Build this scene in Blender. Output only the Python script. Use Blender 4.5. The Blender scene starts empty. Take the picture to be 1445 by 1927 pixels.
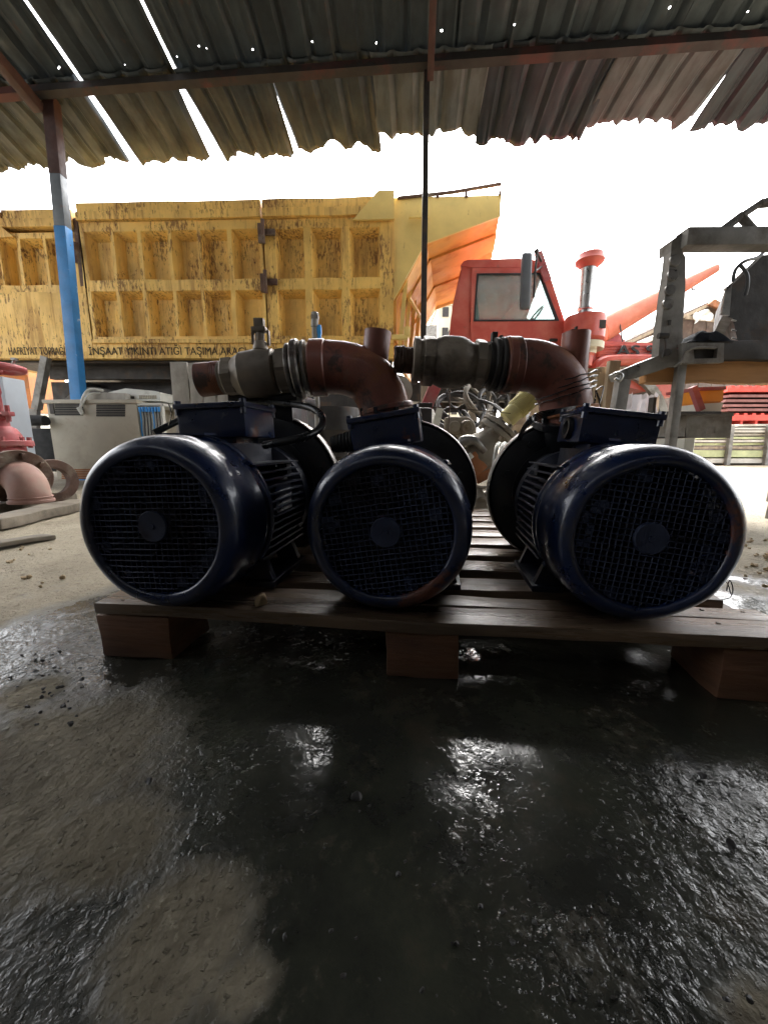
import bpy, bmesh, math, random
from mathutils import Vector, Matrix, noise
import numpy as np
R = math.radians
scene = bpy.context.scene
col = scene.collection
random.seed(7)

# ---------------------------------------------------------------- camera
CAM_H, PITCH, FPX = 0.395, R(10), 724.0
cd = bpy.data.cameras.new('camera'); cam = bpy.data.objects.new('camera', cd); col.objects.link(cam)
cam.location = (0, 0, CAM_H); cam.rotation_euler = (R(90) - PITCH, 0, 0)
cd.sensor_fit = 'VERTICAL'; cd.sensor_height = 36; cd.lens = FPX / 1927 * 36
cd.clip_start = 0.02; cd.clip_end = 2000
scene.camera = cam
scene.render.resolution_x = 767; scene.render.resolution_y = 1024
# ---------------------------------------------------------------- world, sun, exposure
SUN_EL, SUN_AZ = 52, 12           # overcast: weak wide sun ahead of the camera, a little to the right
w = bpy.data.worlds.new('World'); scene.world = w; w.use_nodes = True
wn = w.node_tree; wn.nodes.clear()
sky = wn.nodes.new('ShaderNodeTexSky'); sky.sky_type = 'NISHITA'; sky.sun_disc = False
sky.sun_elevation = R(SUN_EL); sky.sun_rotation = R(SUN_AZ); sky.dust_density = 6; sky.air_density = 1.0; sky.ozone_density = 1
hs = wn.nodes.new('ShaderNodeHueSaturation'); hs.inputs['Saturation'].default_value = 0.16
bg = wn.nodes.new('ShaderNodeBackground'); bg.inputs['Strength'].default_value = 0.15
wo = wn.nodes.new('ShaderNodeOutputWorld')
wn.links.new(sky.outputs[0], hs.inputs['Color']); wn.links.new(hs.outputs[0], bg.inputs['Color']); wn.links.new(bg.outputs[0], wo.inputs['Surface'])
sl = bpy.data.lights.new('sun', 'SUN'); so = bpy.data.objects.new('sun', sl); col.objects.link(so)
sl.energy = .75; sl.angle = R(25); sl.color = (1, .97, .93)
sdir = Vector((math.sin(R(SUN_AZ)) * math.cos(R(SUN_EL)), math.cos(R(SUN_AZ)) * math.cos(R(SUN_EL)), math.sin(R(SUN_EL))))
so.rotation_euler = sdir.to_track_quat('Z', 'Y').to_euler()
scene.view_settings.view_transform = 'Standard'; scene.view_settings.look = 'None'
scene.view_settings.gamma = 1; scene.view_settings.exposure = 3.2

# ---------------------------------------------------------------- measuring helpers (photo pixel -> point at depth Y or on a level z)
CP, SP = math.cos(PITCH), math.sin(PITCH)
def ray(px, py):
    yu = 963.5 - py
    return px - 722.5, FPX * CP + yu * SP, yu * CP - FPX * SP
def P(px, py, Y):
    x, f, u = ray(px, py); k = Y / f
    return Vector((x * k, Y, CAM_H + u * k))
def PZ(px, py, z=0.0):
    x, f, u = ray(px, py); k = (z - CAM_H) / u
    return Vector((x * k, f * k, z))

# ---------------------------------------------------------------- object helpers
def tag(o, label=None, cat=None, group=None, kind=None):
    if label: o['label'] = label
    if cat: o['category'] = cat
    if group: o['group'] = group
    if kind: o['kind'] = kind
    return o
def empty(name, loc, label, cat, group=None, rz=0):
    o = bpy.data.objects.new(name, None); col.objects.link(o); o.empty_display_size = .1
    o.location = loc; o.rotation_euler = (0, 0, rz)
    o['_m'] = 1; del o['_m']
    ROOTM[o] = Matrix.Translation(Vector(loc)) @ Matrix.Rotation(rz, 4, 'Z')
    return tag(o, label, cat, group)
ROOTM = {}
def rootm(o):
    while o.parent: o = o.parent
    return ROOTM.get(o)
def curve(pts, n=6, closed=False):
    pts = [Vector(p) for p in pts]; out = []; N = len(pts)
    rng = range(N) if closed else range(N - 1)
    for i in rng:
        p0 = pts[(i - 1) % N] if closed or i > 0 else pts[0]
        p1 = pts[i]; p2 = pts[(i + 1) % N]
        p3 = pts[(i + 2) % N] if closed or i + 2 < N else pts[-1]
        for j in range(n):
            t = j / n; t2 = t * t; t3 = t2 * t
            out.append(.5 * ((2 * p1) + (-p0 + p2) * t + (2 * p0 - 5 * p1 + 4 * p2 - p3) * t2 + (-p0 + 3 * p1 - 3 * p2 + p3) * t3))
    if not closed: out.append(pts[-1])
    return out
class MB:
    def __init__(s): s.bm = bmesh.new()
    def _v(s, co): return s.bm.verts.new(co)
    def face(s, pts):
        vs = [s._v(p) for p in pts]
        return s.bm.faces.new(vs)
    def box(s, c, size, rot=None, bev=0):
        M = Matrix.Translation(Vector(c)) @ (rot.to_4x4() if rot else Matrix.Identity(4)) @ Matrix.Diagonal((size[0], size[1], size[2], 1))
        r = bmesh.ops.create_cube(s.bm, size=1, matrix=M)
        if bev:
            es = list({e for v in r['verts'] for e in v.link_edges})
            bmesh.ops.bevel(s.bm, geom=es, offset=min(bev, .45 * min(size)), segments=2, affect='EDGES', profile=.6)
        return s
    def bx(s, a, b, bev=0):
        a, b = Vector(a), Vector(b)
        return s.box((a + b) / 2, [abs(b[i] - a[i]) for i in range(3)], None, bev)
    def beam(s, p0, p1, w, h, up=(0, 0, 1), bev=0):
        p0, p1 = Vector(p0), Vector(p1); d = p1 - p0; L = d.length; d.normalize()
        side = d.cross(Vector(up)); side.normalize(); u = side.cross(d)
        M = Matrix((side, d, u)).transposed()
        return s.box((p0 + p1) / 2, (w, L, h), M, bev)
    def lathe(s, prof, o, axis, seg=48, closed=False):
        o = Vector(o); a = Vector(axis).normalized()
        t = Vector((0, 0, 1)) if abs(a.z) < .9 else Vector((1, 0, 0))
        x = a.cross(t).normalized(); y = a.cross(x)
        rings = []
        for r, h in prof:
            if r < 1e-5: rings.append([s._v(o + a * h)])
            else: rings.append([s._v(o + a * h + (x * math.cos(2 * math.pi * i / seg) + y * math.sin(2 * math.pi * i / seg)) * r) for i in range(seg)])
        pairs = list(zip(rings, rings[1:]))
        if closed: pairs.append((rings[-1], rings[0]))
        for A, B in pairs:
            for i in range(seg):
                j = (i + 1) % seg
                if len(A) == 1 and len(B) == 1: continue
                if len(A) == 1: s.bm.faces.new((A[0], B[j], B[i]))
                elif len(B) == 1: s.bm.faces.new((A[i], A[j], B[0]))
                else: s.bm.faces.new((A[i], A[j], B[j], B[i]))
        return s
    def cyl(s, p0, p1, r0, r1=None, seg=24, bev=0):
        p0, p1 = Vector(p0), Vector(p1); L = (p1 - p0).length; r1 = r0 if r1 is None else r1
        pr = [(0, 0), (r0 - bev, 0), (r0, bev), (r1, L - bev), (r1 - bev, L), (0, L)] if bev else [(0, 0), (r0, 0), (r1, L), (0, L)]
        return s.lathe(pr, p0, p1 - p0, seg)
    def tube(s, pts, r, seg=8, closed=False, caps=True):
        pts = [Vector(p) for p in pts]; N = len(pts)
        rr = r if isinstance(r, (list, tuple)) else [r] * N
        rings = []; prev = None
        for i, p in enumerate(pts):
            a = pts[(i - 1) % N] if closed or i else pts[0]; b = pts[(i + 1) % N] if closed or i < N - 1 else pts[-1]
            t = (b - a)
            if t.length < 1e-9: t = Vector((0, 0, 1))
            t.normalize()
            if prev is None:
                g = Vector((0, 0, 1)) if abs(t.z) < .9 else Vector((1, 0, 0)); x = t.cross(g).normalized()
            else:
                x = (prev - t * prev.dot(t)).normalized()
            prev = x; y = t.cross(x)
            rings.append([s._v(p + (x * math.cos(2 * math.pi * k / seg) + y * math.sin(2 * math.pi * k / seg)) * rr[i]) for k in range(seg)])
        prs = list(zip(rings, rings[1:]))
        if closed: prs.append((rings[-1], rings[0]))
        for A, B in prs:
            for k in range(seg):
                j = (k + 1) % seg; s.bm.faces.new((A[k], A[j], B[j], B[k]))
        if caps and not closed:
            s.bm.faces.new(rings[0][::-1]); s.bm.faces.new(rings[-1])
        return s
    def prism(s, poly, ext):
        ext = Vector(ext); a = [s._v(Vector(p)) for p in poly]; b = [s._v(Vector(p) + ext) for p in poly]; n = len(a)
        s.bm.faces.new(a[::-1]); s.bm.faces.new(b)
        for i in range(n):
            j = (i + 1) % n; s.bm.faces.new((a[i], a[j], b[j], b[i]))
        return s
    def prismh(s, poly, hole, ext):      # a plate with a hole: both outlines have the same point count
        ext = Vector(ext); n = len(poly)
        A = [s._v(Vector(p)) for p in poly]; B = [s._v(Vector(p)) for p in hole]
        C = [s._v(Vector(p) + ext) for p in poly]; D = [s._v(Vector(p) + ext) for p in hole]
        for i in range(n):
            j = (i + 1) % n
            for q in ((A[i], A[j], B[j], B[i]), (C[i], D[i], D[j], C[j]), (A[i], C[i], C[j], A[j]), (B[i], B[j], D[j], D[i])): s.bm.faces.new(q)
        return s
    def xf(s, M): bmesh.ops.transform(s.bm, matrix=M, verts=s.bm.verts); return s
    def jitter(s, amp, scale, seed=0):
        for v in s.bm.verts:
            v.co += Vector(noise.noise_vector(v.co * scale + Vector((seed, 0, 0)))) * amp
        return s
    def sub(s, maxlen):
        for _ in range(6):
            es = [e for e in s.bm.edges if e.calc_length() > maxlen]
            if not es: break
            bmesh.ops.subdivide_edges(s.bm, edges=es, cuts=1, use_grid_fill=True)
        return s
    def build(s, name, m, parent=None, ang=32, local=False):
        bmesh.ops.recalc_face_normals(s.bm, faces=s.bm.faces)
        if parent is not None and not local:
            RM = rootm(parent)
            if RM: bmesh.ops.transform(s.bm, matrix=RM.inverted(), verts=s.bm.verts)
        me = bpy.data.meshes.new(name); s.bm.to_mesh(me); s.bm.free()
        me.polygons.foreach_set('use_smooth', [True] * len(me.polygons)); me.set_sharp_from_angle(angle=R(ang))
        me.materials.append(m)
        o = bpy.data.objects.new(name, me); col.objects.link(o)
        if parent is not None: o.parent = parent
        return o
def centred(mb, name, m, label, cat, group=None):  # a thing that is one mesh, its origin at its base
    xs = [v.co for v in mb.bm.verts]; lo = [min(c[i] for c in xs) for i in range(3)]; hi = [max(c[i] for c in xs) for i in range(3)]
    c = Vector(((lo[0] + hi[0]) / 2, (lo[1] + hi[1]) / 2, lo[2]))
    mb.xf(Matrix.Translation(-c)); o = mb.build(name, m); o.location = c
    return tag(o, label, cat, group)
def text_mesh(body, size, M, depth=.002, squash=1.0):
    c = bpy.data.curves.new('t', 'FONT'); c.body = body; c.size = size; c.extrude = depth; c.align_x = 'LEFT'; c.resolution_u = 3
    o = bpy.data.objects.new('t', c); col.objects.link(o)
    dg = bpy.context.evaluated_depsgraph_get(); me = bpy.data.meshes.new_from_object(o.evaluated_get(dg))
    mb = MB(); mb.bm.from_mesh(me); mb.xf(M @ Matrix.Diagonal((squash, 1, 1, 1)))
    bpy.data.objects.remove(o); bpy.data.curves.remove(c); bpy.data.meshes.remove(me)
    return mb

# ---------------------------------------------------------------- materials
def mat(name, base, rough=.5, metal=0., var=.3, vscale=5., layers=(), bump=.15, bscale=40., stretch=(1, 1, 1), coat=0., rvar=.12, spec=.5):
    m = bpy.data.materials.new(name); m.use_nodes = True; nt = m.node_tree; N = nt.nodes; L = nt.links
    b = N['Principled BSDF']; b.inputs['Metallic'].default_value = metal; b.inputs['Specular IOR Level'].default_value = spec
    b.inputs['Coat Weight'].default_value = coat; b.inputs['Coat Roughness'].default_value = .12
    tc = N.new('ShaderNodeTexCoord'); oi = N.new('ShaderNodeObjectInfo')
    ad = N.new('ShaderNodeVectorMath'); ad.operation = 'ADD'
    mu = N.new('ShaderNodeVectorMath'); mu.operation = 'SCALE'; mu.inputs['Scale'].default_value = 7
    L.new(oi.outputs['Random'], mu.inputs[0]); L.new(tc.outputs['Object'], ad.inputs[0]); L.new(mu.outputs[0], ad.inputs[1])
    def nz(scale, st, det=5, rg=.6):
        mp = N.new('ShaderNodeMapping'); mp.inputs['Scale'].default_value = st; L.new(ad.outputs[0], mp.inputs[0])
        n = N.new('ShaderNodeTexNoise'); n.inputs['Scale'].default_value = scale; n.inputs['Detail'].default_value = det; n.inputs['Roughness'].default_value = rg
        L.new(mp.outputs[0], n.inputs['Vector']); return n.outputs['Fac']
    v = nz(vscale, stretch)
    mr = N.new('ShaderNodeMapRange'); mr.inputs[1].default_value = .3; mr.inputs[2].default_value = .7; mr.inputs[3].default_value = 1 - var; mr.inputs[4].default_value = 1 + var
    L.new(v, mr.inputs[0])
    mx = N.new('ShaderNodeVectorMath'); mx.operation = 'SCALE'; mx.inputs[0].default_value = base[:3]; L.new(mr.outputs[0], mx.inputs['Scale'])
    c = mx.outputs[0]
    rr = N.new('ShaderNodeMapRange'); rr.inputs[1].default_value = .3; rr.inputs[2].default_value = .7
    rr.inputs[3].default_value = max(.03, rough - rvar); rr.inputs[4].default_value = min(1, rough + rvar); L.new(nz(vscale * 2.3, stretch), rr.inputs[0])
    r = rr.outputs[0]
    for ly in layers:
        n = nz(ly.get('scale', 8), ly.get('st', (1, 1, 1)), ly.get('det', 6), ly.get('rg', .65))
        k = N.new('ShaderNodeMapRange'); k.inputs[1].default_value = ly['lo']; k.inputs[2].default_value = ly['hi']; k.inputs[4].default_value = ly.get('amt', 1)
        if ly.get('mod'):
            g = N.new('ShaderNodeMath'); g.operation = 'MULTIPLY_ADD'; L.new(nz(ly['mod'], (1, 1, 1), 4), g.inputs[0]); g.inputs[1].default_value = .55; L.new(n, g.inputs[2])
            g2 = N.new('ShaderNodeMath'); g2.operation = 'SUBTRACT'; L.new(g.outputs[0], g2.inputs[0]); g2.inputs[1].default_value = .275; n = g2.outputs[0]
        L.new(n, k.inputs[0])
        mc = N.new('ShaderNodeMix'); mc.data_type = 'RGBA'; L.new(k.outputs[0], mc.inputs[0]); L.new(c, mc.inputs[6]); mc.inputs[7].default_value = (*ly['col'], 1); c = mc.outputs[2]
        ml = N.new('ShaderNodeMix'); ml.data_type = 'FLOAT'; L.new(k.outputs[0], ml.inputs[0]); L.new(r, ml.inputs[2]); ml.inputs[3].default_value = ly.get('rough', .85); r = ml.outputs[0]
    L.new(c, b.inputs['Base Color']); L.new(r, b.inputs['Roughness'])
    if bump:
        bp = N.new('ShaderNodeBump'); bp.inputs['Strength'].default_value = bump; bp.inputs['Distance'].default_value = .004
        L.new(nz(bscale, stretch, 6, .65), bp.inputs['Height']); L.new(bp.outputs[0], b.inputs['Normal'])
    return m
RUST = (.16, .05, .02); RUSTD = (.06, .022, .012); DUST = (.30, .26, .20)
M = {}
M['navy'] = mat('navy_paint', (.0038, .0115, .046), .34, 0, .4, 9, [dict(col=(.13, .04, .02), scale=5, lo=.61, hi=.65, amt=.9, rough=.7), dict(col=(.035, .03, .03), scale=14, lo=.58, hi=.75, amt=.6, rough=.6), dict(col=(.09, .09, .10), scale=30, lo=.66, hi=.70, amt=.45, st=(1, .12, 1), rough=.6), dict(col=(.05, .045, .04), scale=90, lo=.66, hi=.72, amt=.4, rough=.8)], .45, 22, coat=.4)
M['navyd'] = mat('navy_paint_dirty', (.005, .009, .026), .45, 0, .4, 12, [dict(col=(.05, .035, .025), scale=7, lo=.52, hi=.68, amt=.8, rough=.8)], .4, 40)
M['grille'] = mat('grille_metal', (.032, .042, .080), .5, 0, .4, 12, [dict(col=(.016, .010, .008), scale=6, lo=.5, hi=.65, amt=.8, rough=.9)], .3, 60, spec=.25)
M['black'] = mat('black_rubber', (.012, .012, .013), .5, 0, .3, 10)
M['fan'] = mat('fan_dark', (.006, .006, .008), .8, 0, .2, 10)
M['pump'] = mat('pump_casing', (.009, .010, .013), .4, .1, .4, 9, [dict(col=(.10, .035, .02), scale=6, lo=.6, hi=.72, amt=.7)], .4, 40, coat=.2)
M['redpipe'] = mat('red_primer_pipe', (.21, .068, .045), .5, 0, .35, 8, [dict(col=(.26, .10, .045), scale=9, lo=.52, hi=.60, amt=.8, rough=.85), dict(col=(.04, .028, .024), scale=13, lo=.55, hi=.63, amt=.85, rough=.6), dict(col=(.22, .17, .13), scale=22, lo=.64, hi=.72, amt=.35)], .35, 30, coat=.15)
M['valve'] = mat('grey_cast_valve', (.24, .20, .155), .48, .25, .35, 10, [dict(col=(.05, .035, .025), scale=8, lo=.5, hi=.66, amt=.8, rough=.7)], .35, 35)
M['clamp'] = mat('steel_clamp', (.28, .27, .25), .35, .8, .3, 12, [dict(col=RUSTD, scale=9, lo=.52, hi=.65, amt=.7)], .2, 40)
M['yellow'] = mat('yellow_tipper_paint', (.84, .54, .14), .55, 0, .14, 3, [
    dict(col=(.30, .13, .035), scale=2.2, lo=.50, hi=.72, amt=.45, st=(1, 1, .5)),
    dict(col=(.34, .15, .05), scale=5, lo=.50, hi=.66, amt=.55, st=(4, 4, .22), det=8, rg=.7, mod=1.6),
    dict(col=(.15, .055, .024), scale=24, lo=.55, hi=.62, amt=.8, st=(1.7, 1.7, .45), det=9, rg=.72, mod=2.3),
    dict(col=(.10, .035, .015), scale=4.5, lo=.66, hi=.71, amt=.9)], .2, 20, rvar=.1)
M['yellowc'] = mat('yellow_canopy_paint', (.76, .56, .18), .55, 0, .12, 3, [dict(col=(.22, .08, .02), scale=9, lo=.66, hi=.72, amt=.8, st=(1.8, 1.8, .5))], .1, 20)
M['orange'] = mat('orange_underside', (.72, .36, .06), .6, 0, .15, 2, [dict(col=(.45, .13, .02), scale=3, lo=.48, hi=.66, amt=.6)], .1, 20)
M['badge'] = mat('black_badge_lettering', (.02, .018, .018), .6, 0, .1, 9, [], 0)
M['letter'] = mat('dark_lettering', (.035, .025, .015), .8, 0, .3, 30, [dict(col=(.5, .32, .08), scale=30, lo=.58, hi=.62, amt=.8)], 0)
M['red'] = mat('red_cab_paint', (.50, .075, .05), .5, 0, .15, 3, [dict(col=(.55, .22, .16), scale=3, lo=.46, hi=.72, amt=.55), dict(col=(.25, .11, .08), scale=10, lo=.64, hi=.7, amt=.8)], .08, 20, coat=.15)
M['redd'] = mat('dusty_red_paint', (.36, .07, .075), .65, 0, .2, 6, [dict(col=(.34, .20, .18), scale=9, lo=.45, hi=.7, amt=.6), dict(col=(.12, .06, .045), scale=14, lo=.6, hi=.68, amt=.7)], .2, 30)
M['pinkpipe'] = mat('faded_pink_pipe', (.30, .165, .13), .75, 0, .18, 6, [dict(col=(.30, .25, .20), scale=5, lo=.45, hi=.68, amt=.7)], .3, 35)
M['rustcast'] = mat('rusty_cast_iron', (.12, .07, .05), .8, .1, .4, 9, [dict(col=DUST, scale=6, lo=.5, hi=.65, amt=.6)], .5, 40)
M['grey'] = mat('weathered_grey_steel', (.25, .24, .22), .6, .3, .3, 7, [dict(col=(.11, .085, .065), scale=6, lo=.5, hi=.66, amt=.7), dict(col=(.36, .34, .31), scale=14, lo=.6, hi=.7, amt=.5)], .3, 40)
M['darksteel'] = mat('dark_steel', (.045, .04, .036), .6, .3, .3, 7, [dict(col=(.12, .07, .04), scale=7, lo=.55, hi=.7, amt=.6)], .3, 40)
M['chrome'] = mat('dull_tube_steel', (.42, .42, .41), .33, .9, .15, 10, [], .05, 30)
M['redoxide'] = mat('red_oxide_beam', (.055, .024, .020), .7, 0, .3, 6, [dict(col=(.05, .04, .035), scale=5, lo=.5, hi=.65, amt=.8)], .2, 40)
M['purlin'] = mat('purlin_steel', (.030, .026, .024), .75, 0, .35, 4, [dict(col=(.10, .03, .025), scale=2.2, lo=.52, hi=.62, amt=.8)], .2, 40)
M['blue'] = mat('blue_post_paint', (.03, .20, .48), .5, 0, .2, 5, [dict(col=(.55, .58, .6), scale=5, lo=.64, hi=.67, amt=.8), dict(col=(.14, .07, .05), scale=9, lo=.67, hi=.70, amt=.8)], .15, 30)
M['postgrey'] = mat('grey_primer_post', (.13, .15, .17), .6, 0, .25, 5, [dict(col=(.2, .1, .07), scale=7, lo=.6, hi=.7, amt=.6)], .15, 30)
M['beige'] = mat('beige_cabinet_paint', (.40, .36, .28), .6, 0, .10, 3, [dict(col=(.20, .17, .13), scale=3, lo=.52, hi=.75, amt=.6), dict(col=(.25, .21, .16), scale=20, lo=.6, hi=.7, amt=.4)], .08, 30)
M['white'] = mat('off_white_plastic', (.62, .62, .56), .5, 0, .12, 5, [dict(col=(.3, .28, .23), scale=6, lo=.55, hi=.72, amt=.6)], .05, 30)
M['paleblue'] = mat('pale_blue_box', (.52, .58, .64), .5, 0, .1, 4, [], .05, 30)
M['bluecon'] = mat('blue_plugs', (.05, .32, .75), .4, 0, .1, 9)
M['dark'] = mat('dark_recess', (.02, .02, .02), .8, 0, .3, 9)
M['tyre'] = mat('dusty_tyre', (.05, .048, .045), .8, 0, .3, 9, [dict(col=(.24, .22, .19), scale=5, lo=.42, hi=.7, amt=.6)], .3, 40)
M['concrete'] = mat('pale_weathered_boards', (.36, .34, .30), .85, 0, .25, 4, [dict(col=(.2, .18, .15), scale=5, lo=.5, hi=.7, amt=.6)], .4, 30, (2, 2, .6))
M['oldplank'] = mat('mud_grey_plank', (.17, .145, .11), .9, 0, .3, 5, [dict(col=(.09, .075, .055), scale=6, lo=.48, hi=.68, amt=.7, st=(.3, 2, 2))], .6, 30, (.3, 2, 2))
M['wood'] = mat('weathered_timber', (.36, .28, .19), .8, 0, .3, 6, [dict(col=(.15, .11, .08), scale=9, lo=.5, hi=.72, amt=.6, st=(2, 2, .3))], .4, 25, (2, 2, .3))
M['woody'] = mat('orange_brown_timber', (.42, .21, .075), .75, 0, .3, 6, [dict(col=(.12, .07, .04), scale=7, lo=.52, hi=.7, amt=.8, st=(.3, 2, 3))], .4, 25, (.3, 2, 2))
M['palewood'] = mat('pale_sawn_boards', (.62, .58, .50), .8, 0, .2, 5, [dict(col=(.35, .27, .18), scale=6, lo=.5, hi=.68, amt=.6, st=(.3, 2, 3))], .2, 25)
M['limewood'] = mat('greenish_boards', (.50, .52, .28), .8, 0, .2, 5, [], .2, 25)
M['redrack'] = mat('red_formwork', (.62, .07, .045), .6, 0, .2, 5, [dict(col=(.3, .1, .08), scale=7, lo=.55, hi=.7, amt=.6)], .1, 25)
M['maroon'] = mat('maroon_timbers', (.22, .09, .08), .75, 0, .25, 5, [], .1, 25)
M['hose'] = mat('yellow_ribbed_hose', (.50, .44, .16), .5, 0, .2, 5, [dict(col=(.32, .27, .19), scale=4, lo=.42, hi=.66, amt=.8)], .1, 25)
M['dusty'] = mat('dusty_metal', (.22, .195, .155), .8, .1, .25, 9, [dict(col=(.12, .08, .055), scale=8, lo=.5, hi=.65, amt=.7)], .4, 40)
M['dustyrust'] = mat('rusty_orange_iron', (.30, .12, .05), .85, 0, .3, 9, [dict(col=(.12, .07, .05), scale=8, lo=.5, hi=.65, amt=.7)], .4, 40)
M['cable'] = mat('dusty_black_cable', (.04, .038, .036), .6, 0, .3, 9, [dict(col=(.2, .18, .15), scale=6, lo=.5, hi=.72, amt=.6)], .1, 25)
M['ocable'] = mat('glossy_black_cable', (.012, .013, .015), .3, 0, .2, 9)
M['wire'] = mat('rusty_wire', (.08, .045, .03), .6, .3, .2, 9)
M['tuborange'] = mat('orange_plastic', (.75, .28, .02), .5, 0, .15, 4, [], .05, 20)
M['plasticbag'] = mat('grey_plastic_sheet', (.42, .41, .42), .4, 0, .2, 6, [], .5, 12)
M['cloth'] = mat('dark_navy_cloth', (.015, .018, .03), .9, 0, .3, 20, [], .5, 60)
M['stone'] = mat('pale_stone', (.35, .26, .15), .8, 0, .3, 40, [], .4, 60)
M['clod'] = mat('dark_oily_clod', (.02, .018, .016), .5, 0, .3, 40, [], .4, 60)
M['roof'] = mat('weathered_roof_sheet', (.040, .052, .058), .5, .35, .35, 2.5, [
    dict(col=(.03, .036, .04), scale=3, lo=.45, hi=.7, amt=.8, st=(2, 1, 1)), dict(col=(.085, .095, .095), scale=8, lo=.58, hi=.72, amt=.5, st=(3, .5, 1)), dict(col=(.13, .06, .035), scale=6, lo=.64, hi=.74, amt=.5)], .4, 12, rvar=.15)
M['rooflow'] = mat('stained_eave_sheet', (.030, .043, .052), .55, .2, .35, 2.5, [dict(col=(.016, .022, .027), scale=3, lo=.45, hi=.7, amt=.8, st=(2, 1, 1)), dict(col=(.062, .072, .074), scale=8, lo=.56, hi=.72, amt=.6, st=(3, .5, 1)), dict(col=(.07, .04, .03), scale=6, lo=.64, hi=.74, amt=.5)], .5, 12, rvar=.15)
M['roofpale'] = mat('pale_fibre_sheet', (.085, .10, .105), .65, 0, .3, 3, [dict(col=(.06, .062, .058), scale=3.5, lo=.45, hi=.66, amt=.85, st=(3, .6, 1))], .4, 12)
M['roofdark'] = mat('dark_blueish_sheet', (.020, .029, .038), .5, .2, .35, 3, [dict(col=(.08, .08, .075), scale=7, lo=.55, hi=.72, amt=.5, st=(3, .5, 1))], .4, 12)
M['shed'] = mat('brown_shed_sheet', (.16, .12, .10), .8, 0, .35, 2, [dict(col=(.28, .22, .18), scale=4, lo=.5, hi=.66, amt=.6)], .1, 12)
M['cream'] = mat('cream_facade', (.60, .55, .42), .8, 0, .12, 1, [], 0)
M['wall'] = mat('shed_wall_sheet', (.07, .07, .07), .7, 0, .3, 2, [], .2, 12)
def glass(name, tint, rough=.08, alpha=.6):
    m = bpy.data.materials.new(name); m.use_nodes = True; nt = m.node_tree; N = nt.nodes; L = nt.links
    b = N['Principled BSDF']; b.inputs['Base Color'].default_value = (*tint, 1); b.inputs['Roughness'].default_value = rough
    t = N.new('ShaderNodeBsdfTransparent'); t.inputs[0].default_value = (.86, .93, .92, 1); x = N.new('ShaderNodeMixShader')
    n = N.new('ShaderNodeTexNoise'); n.inputs['Scale'].default_value = 7; n.inputs['Detail'].default_value = 6
    tc = N.new('ShaderNodeTexCoord'); L.new(tc.outputs['Object'], n.inputs['Vector'])
    k = N.new('ShaderNodeMapRange'); k.inputs[1].default_value = .3; k.inputs[2].default_value = .7; k.inputs[3].default_value = alpha - .1; k.inputs[4].default_value = alpha + .1
    L.new(n.outputs['Fac'], k.inputs[0]); L.new(k.outputs[0], x.inputs[0]); L.new(t.outputs[0], x.inputs[1]); L.new(b.outputs[0], x.inputs[2]); L.new(x.outputs[0], N['Material Output'].inputs['Surface'])
    return m
M['hutorange'] = mat('dirty_orange_panel', (.34, .12, .025), .7, 0, .3, 3, [dict(col=(.12, .08, .05), scale=4, lo=.48, hi=.66, amt=.7)], .05, 20)
M['boom'] = mat('faded_orange_paint', (.44, .13, .07), .55, 0, .15, 3, [dict(col=(.46, .22, .15), scale=3, lo=.5, hi=.7, amt=.6)], .05, 20)
M['glass'] = glass('dusty_cab_glass', (.36, .46, .44), .1, .34)
M['mirror'] = mat('mirror_housing', (.10, .11, .125), .4, 0, .2, 6, [], .05, 20)

def pallet_mat(name, base, wet):
    return mat(name, base, .34 if wet else .7, 0, .35, 5, [
        dict(col=(.02, .018, .016), scale=5, lo=.46, hi=.68, amt=.75, st=(.35, 2, 2), rough=.28 if wet else .6),
        dict(col=(.22, .17, .12), scale=26, lo=.62, hi=.74, amt=.35, st=(.2, 3, 3))], .5, 34, (.25, 3, 3), rvar=.15)
M['slat'] = pallet_mat('wet_pallet_board', (.15, .10, .062), True)
M['block'] = mat('pallet_block_wood', (.14, .062, .030), .75, 0, .3, 8, [dict(col=(.06, .03, .02), scale=9, lo=.48, hi=.7, amt=.7, st=(.5, 1, 2)), dict(col=(.19, .11, .06), scale=14, lo=.52, hi=.70, amt=.6, st=(.3, 1, 4))], .9, 22, (.4, 1, 3))
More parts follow.
